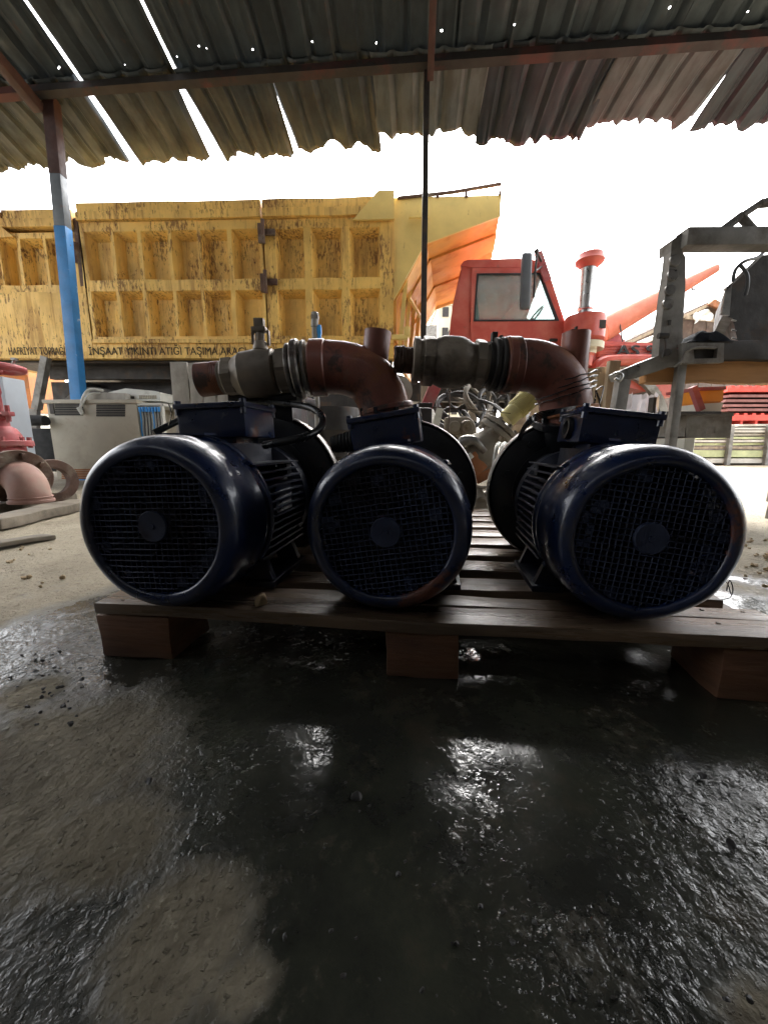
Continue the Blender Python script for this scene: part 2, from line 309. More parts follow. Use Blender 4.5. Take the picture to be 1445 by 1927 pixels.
# ================================================================ GROUND
def floor_mat():
    m = bpy.data.materials.new('oily_concrete'); m.use_nodes = True; nt = m.node_tree; N = nt.nodes; L = nt.links
    b = N['Principled BSDF']; b.inputs['Specular IOR Level'].default_value = .5
    geo = N.new('ShaderNodeNewGeometry')
    def nz(scale, det=6, rg=.62, st=(1, 1, 1), dist=0):
        mp = N.new('ShaderNodeMapping'); mp.inputs['Scale'].default_value = st; L.new(geo.outputs['Position'], mp.inputs[0])
        n = N.new('ShaderNodeTexNoise'); n.inputs['Scale'].default_value = scale; n.inputs['Detail'].default_value = det; n.inputs['Roughness'].default_value = rg; n.inputs['Distortion'].default_value = dist
        L.new(mp.outputs[0], n.inputs['Vector']); return n.outputs['Fac']
    def mr(v, a, bb, c=0., d=1.):
        k = N.new('ShaderNodeMapRange'); k.inputs[1].default_value = a; k.inputs[2].default_value = bb; k.inputs[3].default_value = c; k.inputs[4].default_value = d; L.new(v, k.inputs[0]); return k.outputs[0]
    def ma(op, a, c):
        k = N.new('ShaderNodeMath'); k.operation = op
        for i, x in enumerate((a, c)):
            if isinstance(x, (int, float)): k.inputs[i].default_value = x
            else: L.new(x, k.inputs[i])
        return k.outputs[0]
    def mc(f, a, c):
        k = N.new('ShaderNodeMix'); k.data_type = 'RGBA'; L.new(f, k.inputs[0])
        for i, x in ((6, a), (7, c)):
            if isinstance(x, tuple): k.inputs[i].default_value = (*x, 1)
            else: L.new(x, k.inputs[i])
        return k.outputs[2]
    def mf(f, a, c):
        k = N.new('ShaderNodeMix'); k.data_type = 'FLOAT'; L.new(f, k.inputs[0])
        for i, x in ((2, a), (3, c)):
            if isinstance(x, (int, float)): k.inputs[i].default_value = x
            else: L.new(x, k.inputs[i])
        return k.outputs[0]
    at = N.new('ShaderNodeAttribute'); at.attribute_name = 'stain'
    sp = N.new('ShaderNodeSeparateColor'); L.new(at.outputs['Color'], sp.inputs[0])
    wet, rug, far, pud = sp.outputs[0], sp.outputs[1], sp.outputs[2], at.outputs['Alpha']
    wv = ma('ADD', wet, mr(nz(7, 9, .75), .25, .75, -.50, .50))
    wv = ma('ADD', wv, mr(nz(45, 6, .7), .25, .75, -.22, .22))
    wf = mr(wv, .12, .88)
    dry = mc(mr(nz(14, 8, .7), .35, .65), (.115, .097, .066), (.22, .19, .135))
    dry = mc(mr(nz(4, 8, .7), .5, .66), dry, (.085, .07, .048))
    dry = mc(mr(nz(60, 6, .7), .60, .70), dry, (.30, .27, .20))
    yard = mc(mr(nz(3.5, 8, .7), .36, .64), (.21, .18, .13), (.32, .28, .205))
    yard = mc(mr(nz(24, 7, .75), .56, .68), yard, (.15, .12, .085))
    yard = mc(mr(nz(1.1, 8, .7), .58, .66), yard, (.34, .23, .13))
    sy = N.new('ShaderNodeSeparateXYZ'); L.new(geo.outputs['Position'], sy.inputs[0]); yard_dim = mr(sy.outputs[1], 2.8, 5.5)  # yard colour itself darkened with distance so open daylight doesn't wash it out
    yard = mc(yard_dim, yard, mc(mr(nz(2.2, 8, .7), .4, .64), (.125, .10, .068), (.20, .168, .115)))
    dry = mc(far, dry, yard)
    wetc = mc(mr(nz(6, 7, .7), .4, .66), (.020, .0205, .017), (.042, .044, .031))
    wetc = mc(mr(nz(3, 7, .7), .54, .7), wetc, (.050, .038, .027))
    L.new(mc(wf, dry, wetc), b.inputs['Base Color'])
    wr = mr(nz(7, 6, .65), .36, .64, .07, .24)
    wr = mf(pud, wr, .09)
    wr = ma('ADD', wr, ma('MULTIPLY', rug, .10))
    L.new(mf(wf, .85, wr), b.inputs['Roughness'])
    L.new(mf(wf, .25, .65), b.inputs['Specular IOR Level'])
    # wet skin over fine grit, long ripples where it is rugged
    h1 = ma('MULTIPLY', nz(120, 3, .5, (1, 1, 1), .2), .9)
    h2 = ma('MULTIPLY', nz(48, 4, .5, (1, .8, 1), .2), 1.5)
    h3 = mr(nz(150, 3, .5), .60, .74, 0, 1.6)
    hs_ = ma('ADD', ma('ADD', h1, h2), h3)
    bp = N.new('ShaderNodeBump'); bp.inputs['Distance'].default_value = .0045
    L.new(ma('MULTIPLY', mf(wf, .8, mf(rug, .09, .50)), mf(pud, 1.0, .9)), bp.inputs['Strength']); L.new(hs_, bp.inputs['Height']); L.new(bp.outputs[0], b.inputs['Normal'])
    return m
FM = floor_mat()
def blob(cx, cy, rx, ry):
    c = PZ(cx, cy); a = (PZ(cx + rx, cy) - c).length; bb = abs(PZ(cx, cy - ry).y - PZ(cx, cy + ry).y) / 2
    return c.x, c.y, a, bb
DRY = [blob(70, 1440, 250, 190), blob(345, 1750, 120, 150), blob(200, 1560, 130, 90), blob(455, 1850, 60, 60), blob(1450, 1905, 85, 100), blob(60, 1300, 60, 40)]
RUG = [blob(60, 1760, 230, 210), blob(1400, 1620, 210, 300), blob(330, 1480, 130, 110), blob(60, 1230, 200, 90), blob(450, 1220, 180, 70), blob(1120, 1820, 200, 120)]
PUD = [blob(*q) for q in ((880, 1330, 50, 34), (1200, 1370, 55, 26), (1120, 1238, 50, 30), (612, 1300, 45, 18), (900, 1235, 45, 40), (1145, 1300, 30, 12), (925, 1470, 26, 22), (850, 1440, 14, 16))]
def fields(x, y):
    n = noise.noise(Vector((x * 3, y * 3, 1))) * .30 + noise.noise(Vector((x * 9, y * 9, 5))) * .18
    def acc(L):
        v = 0
        for cx, cy, a, b in L:
            d = math.sqrt(((x - cx) / a) ** 2 + ((y - cy) / b) ** 2) + n
            v = max(v, min(1, max(0, (1.35 - d) / .75)))
        return v
    dry = acc(DRY); rug = acc(RUG)
    # the yard beyond the wet floor: left of and behind the pallet
    e = max((-.80 - x) * 1.5 + (y - .92), (y - 1.9) * 1.0, (x - .98) * 1.2 + (y - .95) * .9 - .05) + n * .3
    far = min(1, max(0, e / .22 + .5))
    wetb = 1 - dry
    strip = max(0, 1 - abs((x - 1.12) * .8 + (y - 1.05)) / .14) if x > .8 else 0
    wet = wetb * (1 - far) + .9 * strip * far
    return max(0, min(1, wet)), rug, far, acc(PUD)
def ground_sheet(name, x0, x1, y0, y1, step, zf, fine):
    nx = int((x1 - x0) / step) + 1; ny = int((y1 - y0) / step) + 1
    vs = []; cs = []
    for j in range(ny):
        for i in range(nx):
            x = x0 + i * step; y = y0 + j * step
            pd = 0
            if fine: wv, rg, fr, pd = fields(x, y)
            else: wv, rg, fr = (0, 0, 1) if y > -.4 else (.2, 0, .3)
            vs += [x, y, zf(x, y, wv, rg)]; cs += [wv, rg, fr, pd]
    q = []
    for j in range(ny - 1):
        for i in range(nx - 1):
            a = j * nx + i; q += [a, a + 1, a + nx + 1, a + nx]
    me = bpy.data.meshes.new(name); nf = len(q) // 4
    me.vertices.add(nx * ny); me.vertices.foreach_set('co', vs)
    me.loops.add(len(q)); me.loops.foreach_set('vertex_index', q)
    me.polygons.add(nf); me.polygons.foreach_set('loop_start', list(range(0, len(q), 4)))
    me.polygons.foreach_set('use_smooth', [True] * nf); me.update(calc_edges=True)
    ca = me.color_attributes.new('stain', 'FLOAT_COLOR', 'POINT'); ca.data.foreach_set('color', cs)
    me.materials.append(FM); o = bpy.data.objects.new(name, me); col.objects.link(o); o['kind'] = 'structure'
    return o
def fine_z(x, y, wv, rg):
    h = noise.fractal(Vector((x * 5, y * 5, 0)), 1, 2, 5) * .0035 * (1 + .8 * rg)
    g = noise.noise(Vector((x * 38, y * 38, 9)))
    h += max(0, g - .42) * .010 * (1.2 if rg > .3 else .6)
    edge = min(x + 1.7, 1.9 - x, y + .15, 2.5 - y)
    k = min(1, max(0, edge / .2))
    return -.004 + h * k * .9 + .0005
def yard_z(x, y):
    return -.012 + (noise.fractal(Vector((x * 1.1, y * 1.1, 3)), 1, 2, 4) * .012 if abs(x) > 2 or y > 2.6 else 0)
ground_sheet('floor', -1.7, 1.9, -.15, 2.5, .0105, fine_z, True)
ground_sheet('ground', -60, 60, -8, 112, .5, lambda x, y, a, b: -.010, False)
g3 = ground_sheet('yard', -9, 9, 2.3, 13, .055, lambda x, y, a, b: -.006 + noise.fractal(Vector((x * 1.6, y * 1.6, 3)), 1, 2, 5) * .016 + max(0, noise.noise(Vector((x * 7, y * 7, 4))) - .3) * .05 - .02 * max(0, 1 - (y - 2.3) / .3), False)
g4 = ground_sheet('path', -6, -1.55, .2, 2.45, .03, lambda x, y, a, b: -.007 + noise.fractal(Vector((x * 2.2, y * 2.2, 3)), 1, 2, 5) * .008, False); g4.name = 'dirt_path'
g5 = ground_sheet('path', 1.75, 6, .2, 2.45, .03, lambda x, y, a, b: -.007 + noise.fractal(Vector((x * 2.2, y * 2.2, 3)), 1, 2, 5) * .008, False); g5.name = 'dirt_path'

# ================================================================ OPEN SHED ROOF
AZ, SL = R(4.4), R(16)
RU = Vector((math.cos(AZ), -math.sin(AZ), 0)); RVH = Vector((math.sin(AZ), math.cos(AZ), 0))
RV = RVH * math.cos(SL) - Vector((0, 0, math.sin(SL))); RN = RU.cross(RV).normalized()
RO = Vector((0, 4.1, 3.80))
def roof_pt(u, v, h=0): return RO + RU * u + RV * v + RN * h
def roof_sheet(u0, u1, v0, v1, m, label, seed, lift=0., ub0=None, ub1=None, ragged=0, holes=(), droop=0, name='roof_sheet', group=None, step_v=.07):
    ub0 = u0 if ub0 is None else ub0; ub1 = u1 if ub1 is None else ub1
    W = u1 - u0; rnd = random.Random(seed)
    us = [W * i / round(W / .028) for i in range(round(W / .028) + 1)]
    vsn = [v0 + (v1 - v0) * i / max(2, round((v1 - v0) / step_v)) for i in range(max(2, round((v1 - v0) / step_v)) + 1)]
    holes = [(a_, b_, r_ * .55) for a_, b_, r_ in holes]
    for hu, hv, r in holes:
        if u0 < hu < u1 and v0 < hv < v1: us += [hu - u0 - r, hu - u0 + r]; vsn += [hv - r, hv + r]
    us = sorted(set(us)); vsn = sorted(set(vsn))
    ph = rnd.random() * .05
    def prof(u):
        t = ((u + ph) % .225) / .225
        a = .026 * max(0, min(1, (abs(t - .5) - .32) / .07)) ; return a + .004 * math.cos(t * math.pi * 6)
    mb = MB(); g = []
    for v in vsn:
        row = []; tv = (v - v0) / (v1 - v0)
        for u in us:
            k = u / W; uu = (u0 + u) * (1 - tv) + (ub0 + (ub1 - ub0) * k) * tv
            vv = v
            if ragged and tv > .75:
                rg = noise.noise(Vector((uu * 4, seed, 0))) * .13 + noise.noise(Vector((uu * 14, seed, 3))) * .05 + noise.noise(Vector((uu * 50, seed, 3))) * .03
                vv += rg * ragged * (tv - .75) / .25
            h = prof(u) + lift + noise.noise(Vector((uu * 2.2, v * 1.6, seed))) * .022 + noise.noise(Vector((uu * 7, v * 5, seed))) * .007
            if ragged: h += noise.noise(Vector((uu * 9, v * 3, seed + 5))) * .02 * tv - droop * tv * tv
            row.append(mb._v(roof_pt(uu, vv, h)))
        g.append(row)
    for j in range(len(vsn) - 1):
        for i in range(len(us) - 1):
            cu = u0 + (us[i] + us[i + 1]) / 2; cv = (vsn[j] + vsn[j + 1]) / 2
            if any(abs(cu - hu) < r and abs(cv - hv) < r for hu, hv, r in holes): continue
            mb.bm.faces.new((g[j][i], g[j][i + 1], g[j + 1][i + 1], g[j + 1][i]))
    o = centred(mb, name, m, label, 'roof sheet', group)
    md = o.modifiers.new('thickness', 'SOLIDIFY'); md.thickness = .002
    return o
rnd = random.Random(3)
HOLES = [(-3.02, -.10, .012), (-2.42, -.10, .009), (-2.38, -.09, .007), (-1.86, -.12, .009), (-1.62, -.18, .011), (-1.56, -.16, .009), (-1.16, -.12, .012), (-.62, -.13, .010), (-.06, -.09, .009), (.41, -.10, .009), (.50, -.14, .013), (1.1, -.16, .011), (2.32, -.17, .014), (2.95, -.12, .011)]
UP = [(-6.9, -5.95), (-5.9, -4.98), (-5.02, -4.05), (-4.1, -2.905), (-2.865, -1.945), (-1.92, -1.02), (-1.06, -.20), (-.24, .66), (.62, 1.58), (1.54, 2.5), (2.46, 3.42), (3.38, 4.34), (4.3, 5.26), (5.22, 6.18), (6.14, 7.1)]
for i, (a, b) in enumerate(UP):
    m = M['roof']
    px = 'upper roof sheet'
    where = {3: 'left of the leftmost daylight slit', 4: 'between the two long daylight slits on the left', 5: 'just right of the second daylight slit', 6: 'fourth to the left of the central rafter, dark green grey', 7: 'crossed by the thin red central rafter', 8: 'just right of the thin red central rafter', 9: 'second one right of the central rafter', 10: 'above the crumpled patch at the purlin on the right', 11: 'at the upper right corner of the view'}.get(i)
    if i == 6: where = 'directly left of the sheet with the central rafter'
    lab = ('ribbed roof sheet above the purlin, ' + where) if where else None
    grp = None
    if not lab: lab = 'weathered ribbed roof sheet above the purlin, out beyond the side of the view'; grp = 'roof sheets beyond the view'
    roof_sheet(a, b, -2.4, .10, m, lab, i + 1, .012 * (i % 2), holes=HOLES, group=grp or 'ribbed roof sheets above the purlin')
    o = roof_sheet(a, b, -9.0, -2.3, m, 'long weathered ribbed roof sheet over the back of the shed', i + 31, .03, step_v=.6, group='long rear roof sheets')
LOW = [(-6.6, -5.5, -6.6, -5.5, .70, 'rooflow', 'dark ragged eave sheet left of the whole view'),
       (-5.6, -4.45, -5.55, -4.4, .72, 'rooflow', 'ragged lower roof sheet at the far left, outside the blue post'),
       (-4.5, -3.5, -4.45, -3.45, .72, 'rooflow', 'ragged lower roof sheet crossing behind the top of the blue post'),
       (-3.55, -2.91, -3.50, -2.935, .70, 'rooflow', 'ragged lower roof sheet between the blue post and first daylight gap'),
       (-2.875, -1.995, -2.83, -2.005, .73, 'rooflow', 'ragged lower roof sheet between the two wide daylight gaps'),
       (-1.955, -1.06, -1.845, -1.045, .72, 'rooflow', 'ragged lower roof sheet between second gap and the thin slit'),
       (-1.10, -.12, -.995, -.08, .69, 'rooflow', 'dark lower roof sheet right of the thin tapering slit'),
       (-.14, .96, -.12, .94, .60, 'roofpale', 'pale streaked lower roof sheet behind the central post'),
       (.90, 2.12, .91, 1.98, .70, 'roofdark', 'dark bluish lower roof sheet hanging lowest right of central post'),
       (2.06, 3.16, 1.94, 3.02, .60, 'roofpale', 'light ribbed lower roof sheet with mottled streaks on the right'),
       (3.10, 4.3, 3.06, 4.3, .70, 'roofdark', 'dark torn lower roof sheet at the far right'),
       (4.25, 5.4, 4.25, 5.4, .70, 'rooflow', 'ragged eave sheet right of the whole view')]
for i, (a, b, c, d, ve, mm, lab) in enumerate(LOW):
    roof_sheet(a, b, -.06, ve, M[mm], lab, i + 60, -.02 - .012 * (i % 2), c, d, 1.0, HOLES[:3] if i == 3 else (), .04 + .05 * (i == 8), group='ragged lower roof sheets', step_v=.04)
# crumpled scraps of tin at the purlin
mb = MB().beam(roof_pt(-7, 0, -.085), roof_pt(7.2, 0, -.08), .07, .075, RN)
tag(centred(mb, 'purlin', M['purlin'], 'long rusty steel purlin running across under the roof sheets', 'purlin'))
for v in (-2.6, -5.2, -7.8):
    mb = MB().beam(roof_pt(-7, v, -.085), roof_pt(7.2, v, -.085), .075, .10, RN)
    centred(mb, 'purlin', M['purlin'], 'rusty steel purlin over the rear of the shed behind the camera', 'purlin', 'rear purlins')
mb = MB().beam(roof_pt(-3.36, -8.5, -.20), roof_pt(-3.36, .06, -.18), .085, .10, RN, .004)
centred(mb, 'rafter', M['redoxide'], 'thick dark red rafter meeting the top of the blue post', 'rafter')
mb = MB().beam(roof_pt(.415, -8.5, -.175), roof_pt(.415, .04, -.175), .055, .08, RN, .003)
centred(mb, 'rafter', M['redoxide'], 'thin red rafter running up from the slim central post', 'rafter')
# posts
top = P(97, 190, 4.44); bot = Vector((P(163, 901, 4.44).x, 4.44, -.02)); mid = top.lerp(bot, .30)
E = empty('shed_post', bot, 'leaning square steel post painted blue below and grey above', 'post')
MB().beam(bot, mid, .118, .10, (0, 1, 0), .006).build('blue_section', M['blue'], E)
MB().beam(mid, top.lerp(mid, .58), .112, .095, (0, 1, 0), .006).build('grey_section', M['postgrey'], E)
MB().beam(top.lerp(mid, .58), top + Vector((0, 0, .03)), .116, .099, (0, 1, 0), .006).build('rusty_top', M['redoxide'], E)
top = P(803, 120, 4.08); bot = Vector((P(793, 900, 4.08).x, 4.08, -.02))
E = empty('shed_post', bot, 'slim dark steel post standing in the middle of the view', 'post')
MB().beam(bot, top.lerp(bot, .0), .052, .05, (0, 1, 0), .003).build('post_tube', M['darksteel'], E)
MB().box((bot.x, bot.y, .006), (.16, .16, .012)).build('base_plate', M['darksteel'], E)
# back wall of the shed, behind the camera
mb = MB()
for i in range(60):
    x0 = -7 + i * .24
    mb.bx((x0, -4.62, -.01), (x0 + .17, -4.58, 5.9)); mb.bx((x0 + .17, -4.66, -.01), (x0 + .24, -4.62, 5.9))
centred(mb, 'unseen_wall', M['wall'], 'dark ribbed sheet wall closing the back of the shed', 'wall')

for sx, lab in ((-1, 'unseen dark ribbed side wall added to cut daylight, left of and behind the camera'), (1, 'unseen dark ribbed side wall added to cut daylight, right of and behind the camera')):
    mb = MB()  # side walls added out of view to keep daylight off camera-facing surfaces
    for i in range(19):
        y0 = -4.6 + i * .24; X0 = 5.2 * sx
        mb.bx((X0 - .02, y0, -.01), (X0 + .02, y0 + .17, 5.0)); mb.bx((X0 + .021, y0 + .17, -.01), (X0 + .06, y0 + .24, 5.0))
    centred(mb, 'unseen_wall', M['wall'], lab, 'wall')

# ================================================================ PALLET
PR = R(-6.63); PO = Vector((-.540, .672, 0))
E = empty('wooden_pallet', PO, 'worn wooden pallet carrying the three electric pumps on wet floor', 'pallet', rz=PR)
PM = ROOTM[E]
def board(y0, y1, x0=0, x1=1.215, seed=0):
    mb = MB().bx((x0, y0, .083), (x1, y1, .105), .003); mb.sub(.10)
    mb.jitter(.006, 3, seed).jitter(.0022, 22, seed + 9)
    for v in mb.bm.verts:
        if v.co.x < x0 + .02 or v.co.x > x1 - .02: v.co.x += noise.noise(Vector((v.co.y * 60, seed, v.co.x > .5))) * .012
    for nx in (.05, .10, .58, .64, 1.10, 1.16):
        c_ = Vector((nx + random.uniform(-.01, .01), y0 + (y1 - y0) * random.choice((.3, .5, .7)), .1052)); c_.z += Vector(noise.noise_vector(c_ * 3 + Vector((seed, 0, 0)))).z * .006; mb.cyl(c_ - Vector((0, 0, .003)), c_ + Vector((0, 0, .0012)), .0035, seg=8)
    mb.xf(PM)
    return mb.build('deck_board', M['slat'], E)
board(0, .0655, -.002, 1.23, 1); board(.067, .118, -.004, 1.20, 2)
ys = [.152, .276, .400, .522, .640, .760, .878, .995, 1.11]
for i, y in enumerate(ys):
    x0 = random.uniform(-.01, .02); board(y, y + random.uniform(.070, .082), x0, 1.19 + random.uniform(-.03, .03), i + 5)
for bxx, wd in ((0, .145), (.545, .125), (1.075, .15)):
    for k, by in enumerate((.004, .50, 1.02)):
        mb = MB().bx((bxx, by, -.004), (bxx + wd, by + .125, .082), .005); mb.sub(.04); mb.jitter(.004, 14, bxx).jitter(.002, 60); mb.xf(PM); mb.build('block', M['block'], E)
    mb = MB().bx((bxx + .02, .13, .066), (bxx + wd - .02, 1.02, .082), .002); mb.sub(.1); mb.jitter(.003, 8); mb.xf(PM); mb.build('stringer', M['slat'], E)

# ================================================================ PUMP UNITS
AX = .147
def pump_unit(loc, label, roll, lid_m='navy', gland=False, grille_seed=0):
    E = empty('electric_pump', loc, label, 'pump', 'blue electric pumps on the pallet', R(-7.6))
    T = ROOTM[E]; RL = T @ Matrix.Translation((0, 0, AX)) @ Matrix.Rotation(R(roll), 4, 'Y') @ Matrix.Translation((0, 0, -AX))
    C = Vector((0, 0, AX))
    def Bd(mb, name, m, p=E, M_=RL, **k): mb.xf(M_); return mb.build(name, m, p, **k)
    Y = (0, 1, 0)
    # fan cover: rounded lip, plain drum, bead and rolled back edge, real wall thickness
    pr = [(.110, .010), (.1115, .003), (.116, .0005), (.122, .001), (.128, .004), (.1345, .011), (.1395, .021), (.1425, .034), (.1435, .048), (.1435, .094), (.1455, .096), (.1455, .101), (.1435, .103),
          (.1435, .120), (.1465, .122), (.1465, .128), (.1435, .130), (.141, .130), (.1405, .05), (.136, .025), (.126, .010), (.116, .006), (.112, .012)]
    mb = MB().lathe(pr, C, Y, 96, True)
    for v in mb.bm.verts:
        a = math.atan2(v.co.z - AX, v.co.x); n = noise.noise(Vector((math.cos(a) * 1.6, math.sin(a) * 1.6, grille_seed + v.co.y * 9)))
        v.co += Vector((math.cos(a), 0, math.sin(a))) * n * .0018; v.co.y += noise.noise(Vector((math.cos(a) * 2, math.sin(a) * 2, grille_seed + 20))) * .0025
    fc = Bd(mb, 'fan_cover', M['navy'], ang=50)
    for a in (40, 140, 220, 320): Bd(MB().cyl((math.cos(R(a)) * .142, .112, AX + math.sin(R(a)) * .142), (math.cos(R(a)) * .150, .112, AX + math.sin(R(a)) * .150), .006, seg=6), 'cover_screw', M['navy'], fc)
    Bd(MB().prism([Vector((-.040, .090, AX + .1445)), Vector((.052, .086, AX + .1420)), Vector((.055, .118, AX + .1425)), Vector((-.045, .122, AX + .1455))], (0, 0, .0035)), 'cover_patch', M['navy'], fc)
    # grille: punched sheet of flat wires with a plain hub disc
    mb = MB(); rs = random.Random(grille_seed); sp = .0094; n = 11
    for dirn in (0, 1):
        for i in range(-n, n + 1):
            o = i * sp; L_ = math.sqrt(max(0, .1105 ** 2 - o * o))
            pts = []; K = 11
            for k in range(K + 1):
                t = -L_ + 2 * L_ * k / K
                wob = noise.noise(Vector((t * 30, o * 50, dirn * 7 + grille_seed))) * .0011
                dz = noise.noise(Vector((t * 8 if dirn == 0 else o * 8, o * 8 if dirn == 0 else t * 8, grille_seed))) * .004
                pts.append(Vector((t, .0065 + dz + dirn * .0006, AX + o + wob)) if dirn == 0 else Vector((o + wob, .0065 + dz + .0006, AX + t)))
            mb.tube(pts, [.00105 * (1 + .35 * noise.noise(Vector((q.x * 60, q.z * 60, 2)))) for q in pts], 4)
    # sheet left unpunched or clogged in patches near the rim
    for k in range(16):
        a = rs.uniform(0, 6.28); r = rs.uniform(.086, .106); s_ = rs.uniform(.006, .014)
        c = Vector((math.cos(a) * r, .0085, AX + math.sin(a) * r)); mb.prism([c + Vector((math.cos(q) * s_ * rs.uniform(.6, 1), 0, math.sin(q) * s_ * rs.uniform(.6, 1))) for q in [j * .9 for j in range(7)]], (0, .0012, 0))
    gr = Bd(mb, 'fan_grille', M['grille'])
    mb = MB(); mb.lathe([(0, .0008), (.004, .0008), (.0045, .003), (.024, .002), (.0255, .004), (.0255, .009), (0, .009)], C, Y, 40); mb.jitter(.0008, 40, grille_seed)
    Bd(mb, 'grille_hub', M['grille'], gr)
    mb = MB(); mb.cyl((0, .03, AX), (0, .07, AX), .028, seg=24)
    for k in range(9):
        a = k * 2 * math.pi / 9; d = Vector((math.cos(a), 0, math.sin(a))); t = Vector((-math.sin(a), 0, math.cos(a)))
        p = [C + d * .026 + Vector((0, .035, 0)), C + d * .108 + Vector((0, .03, 0)), C + d * .108 + Vector((0, .075, 0)), C + d * .026 + Vector((0, .065, 0))]
        mb.prism(p, t * .003)
    Bd(mb, 'fan', M['fan'])
    # motor body with cooling fins
    mb = MB().lathe([(0, .085), (.130, .085), (.134, .092), (.134, .104), (.112, .112), (.106, .118), (.106, .335), (.122, .345), (.130, .352), (.130, .385), (.10, .395), (0, .395)], C, Y, 64)
    for i in range(-6, 7):
        z = i * .0145; x0 = math.sqrt(.104 ** 2 - z * z) - .004; x1 = .133 - abs(i) * .0016
        for s in (-1, 1):
            mb.bx((s * x0, .118, AX + z - .0018), (s * x1, .335, AX + z + .0018))
    for i in range(-4, 5):
        x = i * .0145
        mb.bx((x - .0018, .118, AX - .135), (x + .0018, .335, AX - math.sqrt(.104 ** 2 - x * x) + .003))
        if abs(i) > 1: mb.bx((x - .0018, .118, AX + math.sqrt(.104 ** 2 - x * x) - .003), (x + .0018, .335, AX + .128))
    for s in (-1, 1):
        for yy in (.14, .31): mb.box((s * .098, yy, AX + .068), (.026, .03, .03), None, .004)
    Bd(mb, 'motor_body', M['navyd'])
    mb = MB().box((.1225, .235, AX + .014), (.004, .085, .055), None, .001); Bd(mb, 'rating_plate', M['navy'])
    for s in (-1, 1):
        mb = MB().bx((s * .075, .14, .0), (s * .135, .32, .013), .003)
        for yy in (.16, .30): mb.prism([(s * .08, yy - .008, .012), (s * .128, yy - .008, .012), (s * .10, yy - .008, .085), (s * .06, yy - .008, .07)], (0, .016, 0))
        Bd(mb, 'foot', M['navyd'], M_=T)
    # terminal box
    mb = MB().box((0, .26, AX + .128), (.085, .10, .03), None, .004)
    mb.bx((-.072, .195, AX + .14), (.072, .335, AX + .198), .005)
    tb = Bd(mb, 'terminal_box', M['navy'])
    mb = MB().box((0, .265, AX + .203), (.152, .150, .011), None, .003)
    for sx in (-1, 1):
        for sy in (-1, 1): mb.cyl((sx * .069, .265 + sy * .067, AX + .186), (sx * .069, .265 + sy * .067, AX + .214), .0065, seg=10)
    Bd(mb, 'box_cover', M[lid_m], tb)
    mb = MB(); mb.lathe([(.012, 0), (.021, 0), (.023, .002), (.023, .010), (.016, .010), (.014, .004)], (-.072, .255, AX + .168), (-1, 0, 0), 28, True)
    mb.lathe([(0, .001), (.0125, .001)], (-.072, .255, AX + .168), (-1, 0, 0), 20)
    Bd(mb, 'cable_entry', M['black'], tb)
    if gland:
        mb = MB()
        for k in range(6): mb.cyl((-.074 - k * .0075, .225, AX + .163), (-.079 - k * .0075, .225, AX + .163), .024 - .001 * k, seg=20, bev=.001)
        mb.cyl((-.07, .225, AX + .163), (-.122, .225, AX + .163), .017, seg=20); Bd(mb, 'cable_gland', M['black'], tb)
    # pump casing: adapter, big flange disc with bright rim, volute, neck
    Z2 = AX + .018; C2 = Vector((0, 0, Z2))
    mb = MB().lathe([(0, .39), (.088, .39), (.092, .41), (.12, .43), (.168, .432), (.180, .436), (.186, .445), (.188, .47), (.184, .480), (.150, .486), (.150, .59), (.10, .61), (0, .61)], C2, Y, 80)
    mb.lathe([(.100, .428), (.100, .424), (.128, .424), (.128, .434)], C2, Y, 64, True)
    for k in range(10):
        a = k * .628 + .3; mb.cyl((math.cos(a) * .152, .420, Z2 + math.sin(a) * .152), (math.cos(a) * .152, .436, Z2 + math.sin(a) * .152), .009, seg=6)
    mb.bx((-.06, .45, .0), (.06, .56, .03), .004)
    Bd(mb, 'pump_casing', M['pump'], M_=T)
    mb = MB().lathe([(.1865, .438), (.1890, .441), (.1905, .447), (.1905, .468), (.188, .474), (.1865, .474)], C2, Y, 96, True); Bd(mb, 'casing_rim', M['clamp'], M_=T)
    return E, T
def neck(E, foot_, top, r, m='pump', fl=.075):
    d = (top - foot_).normalized()
    MB().cyl(foot_, top, r * 1.15, r, 32).build('discharge_neck', M[m], E)
    mb = MB().cyl(top - d * .014, top + d * .006, fl, seg=40, bev=.002)
    for k in range(8):
        a = k * .785 + .4; p = top + Vector((math.cos(a), math.sin(a), 0)) * fl * .82
        mb.cyl(p - d * .022, p + d * .018, .008, seg=6)
    mb.build('neck_flange', M[m], E)

hub1 = Vector((-.384, .620, .105)); hub2 = Vector((.002, .612, .105)); hub3 = Vector((.409, .570, .105))
U1, T1 = pump_unit(hub1, 'leftmost dark blue electric pump with a plain open discharge', -1.5, grille_seed=3)
U2, T2 = pump_unit(hub2, 'middle dark blue electric pump with black ribbed cable gland', -9, gland=True, grille_seed=11)
U3, T3 = pump_unit(hub3, 'rightmost dark blue electric pump with rust chips on its cover', 7, grille_seed=23)
# unit 1: low boxy casing top with an open neck
mb = MB().box((.0, .50, .335), (.15, .13, .10), None, .008); mb.xf(T1); mb.build('discharge_block', M['pump'], U1)
mb = MB().box((.0, .50, .392), (.185, .155, .018), None, .004)
for sx in (-1, 1):
    for sy in (-1, 1): mb.cyl((sx * .075, .50 + sy * .06, .375), (sx * .075, .50 + sy * .06, .412), .009, seg=6)
mb.xf(T1); mb.build('discharge_flange', M['pump'], U1)

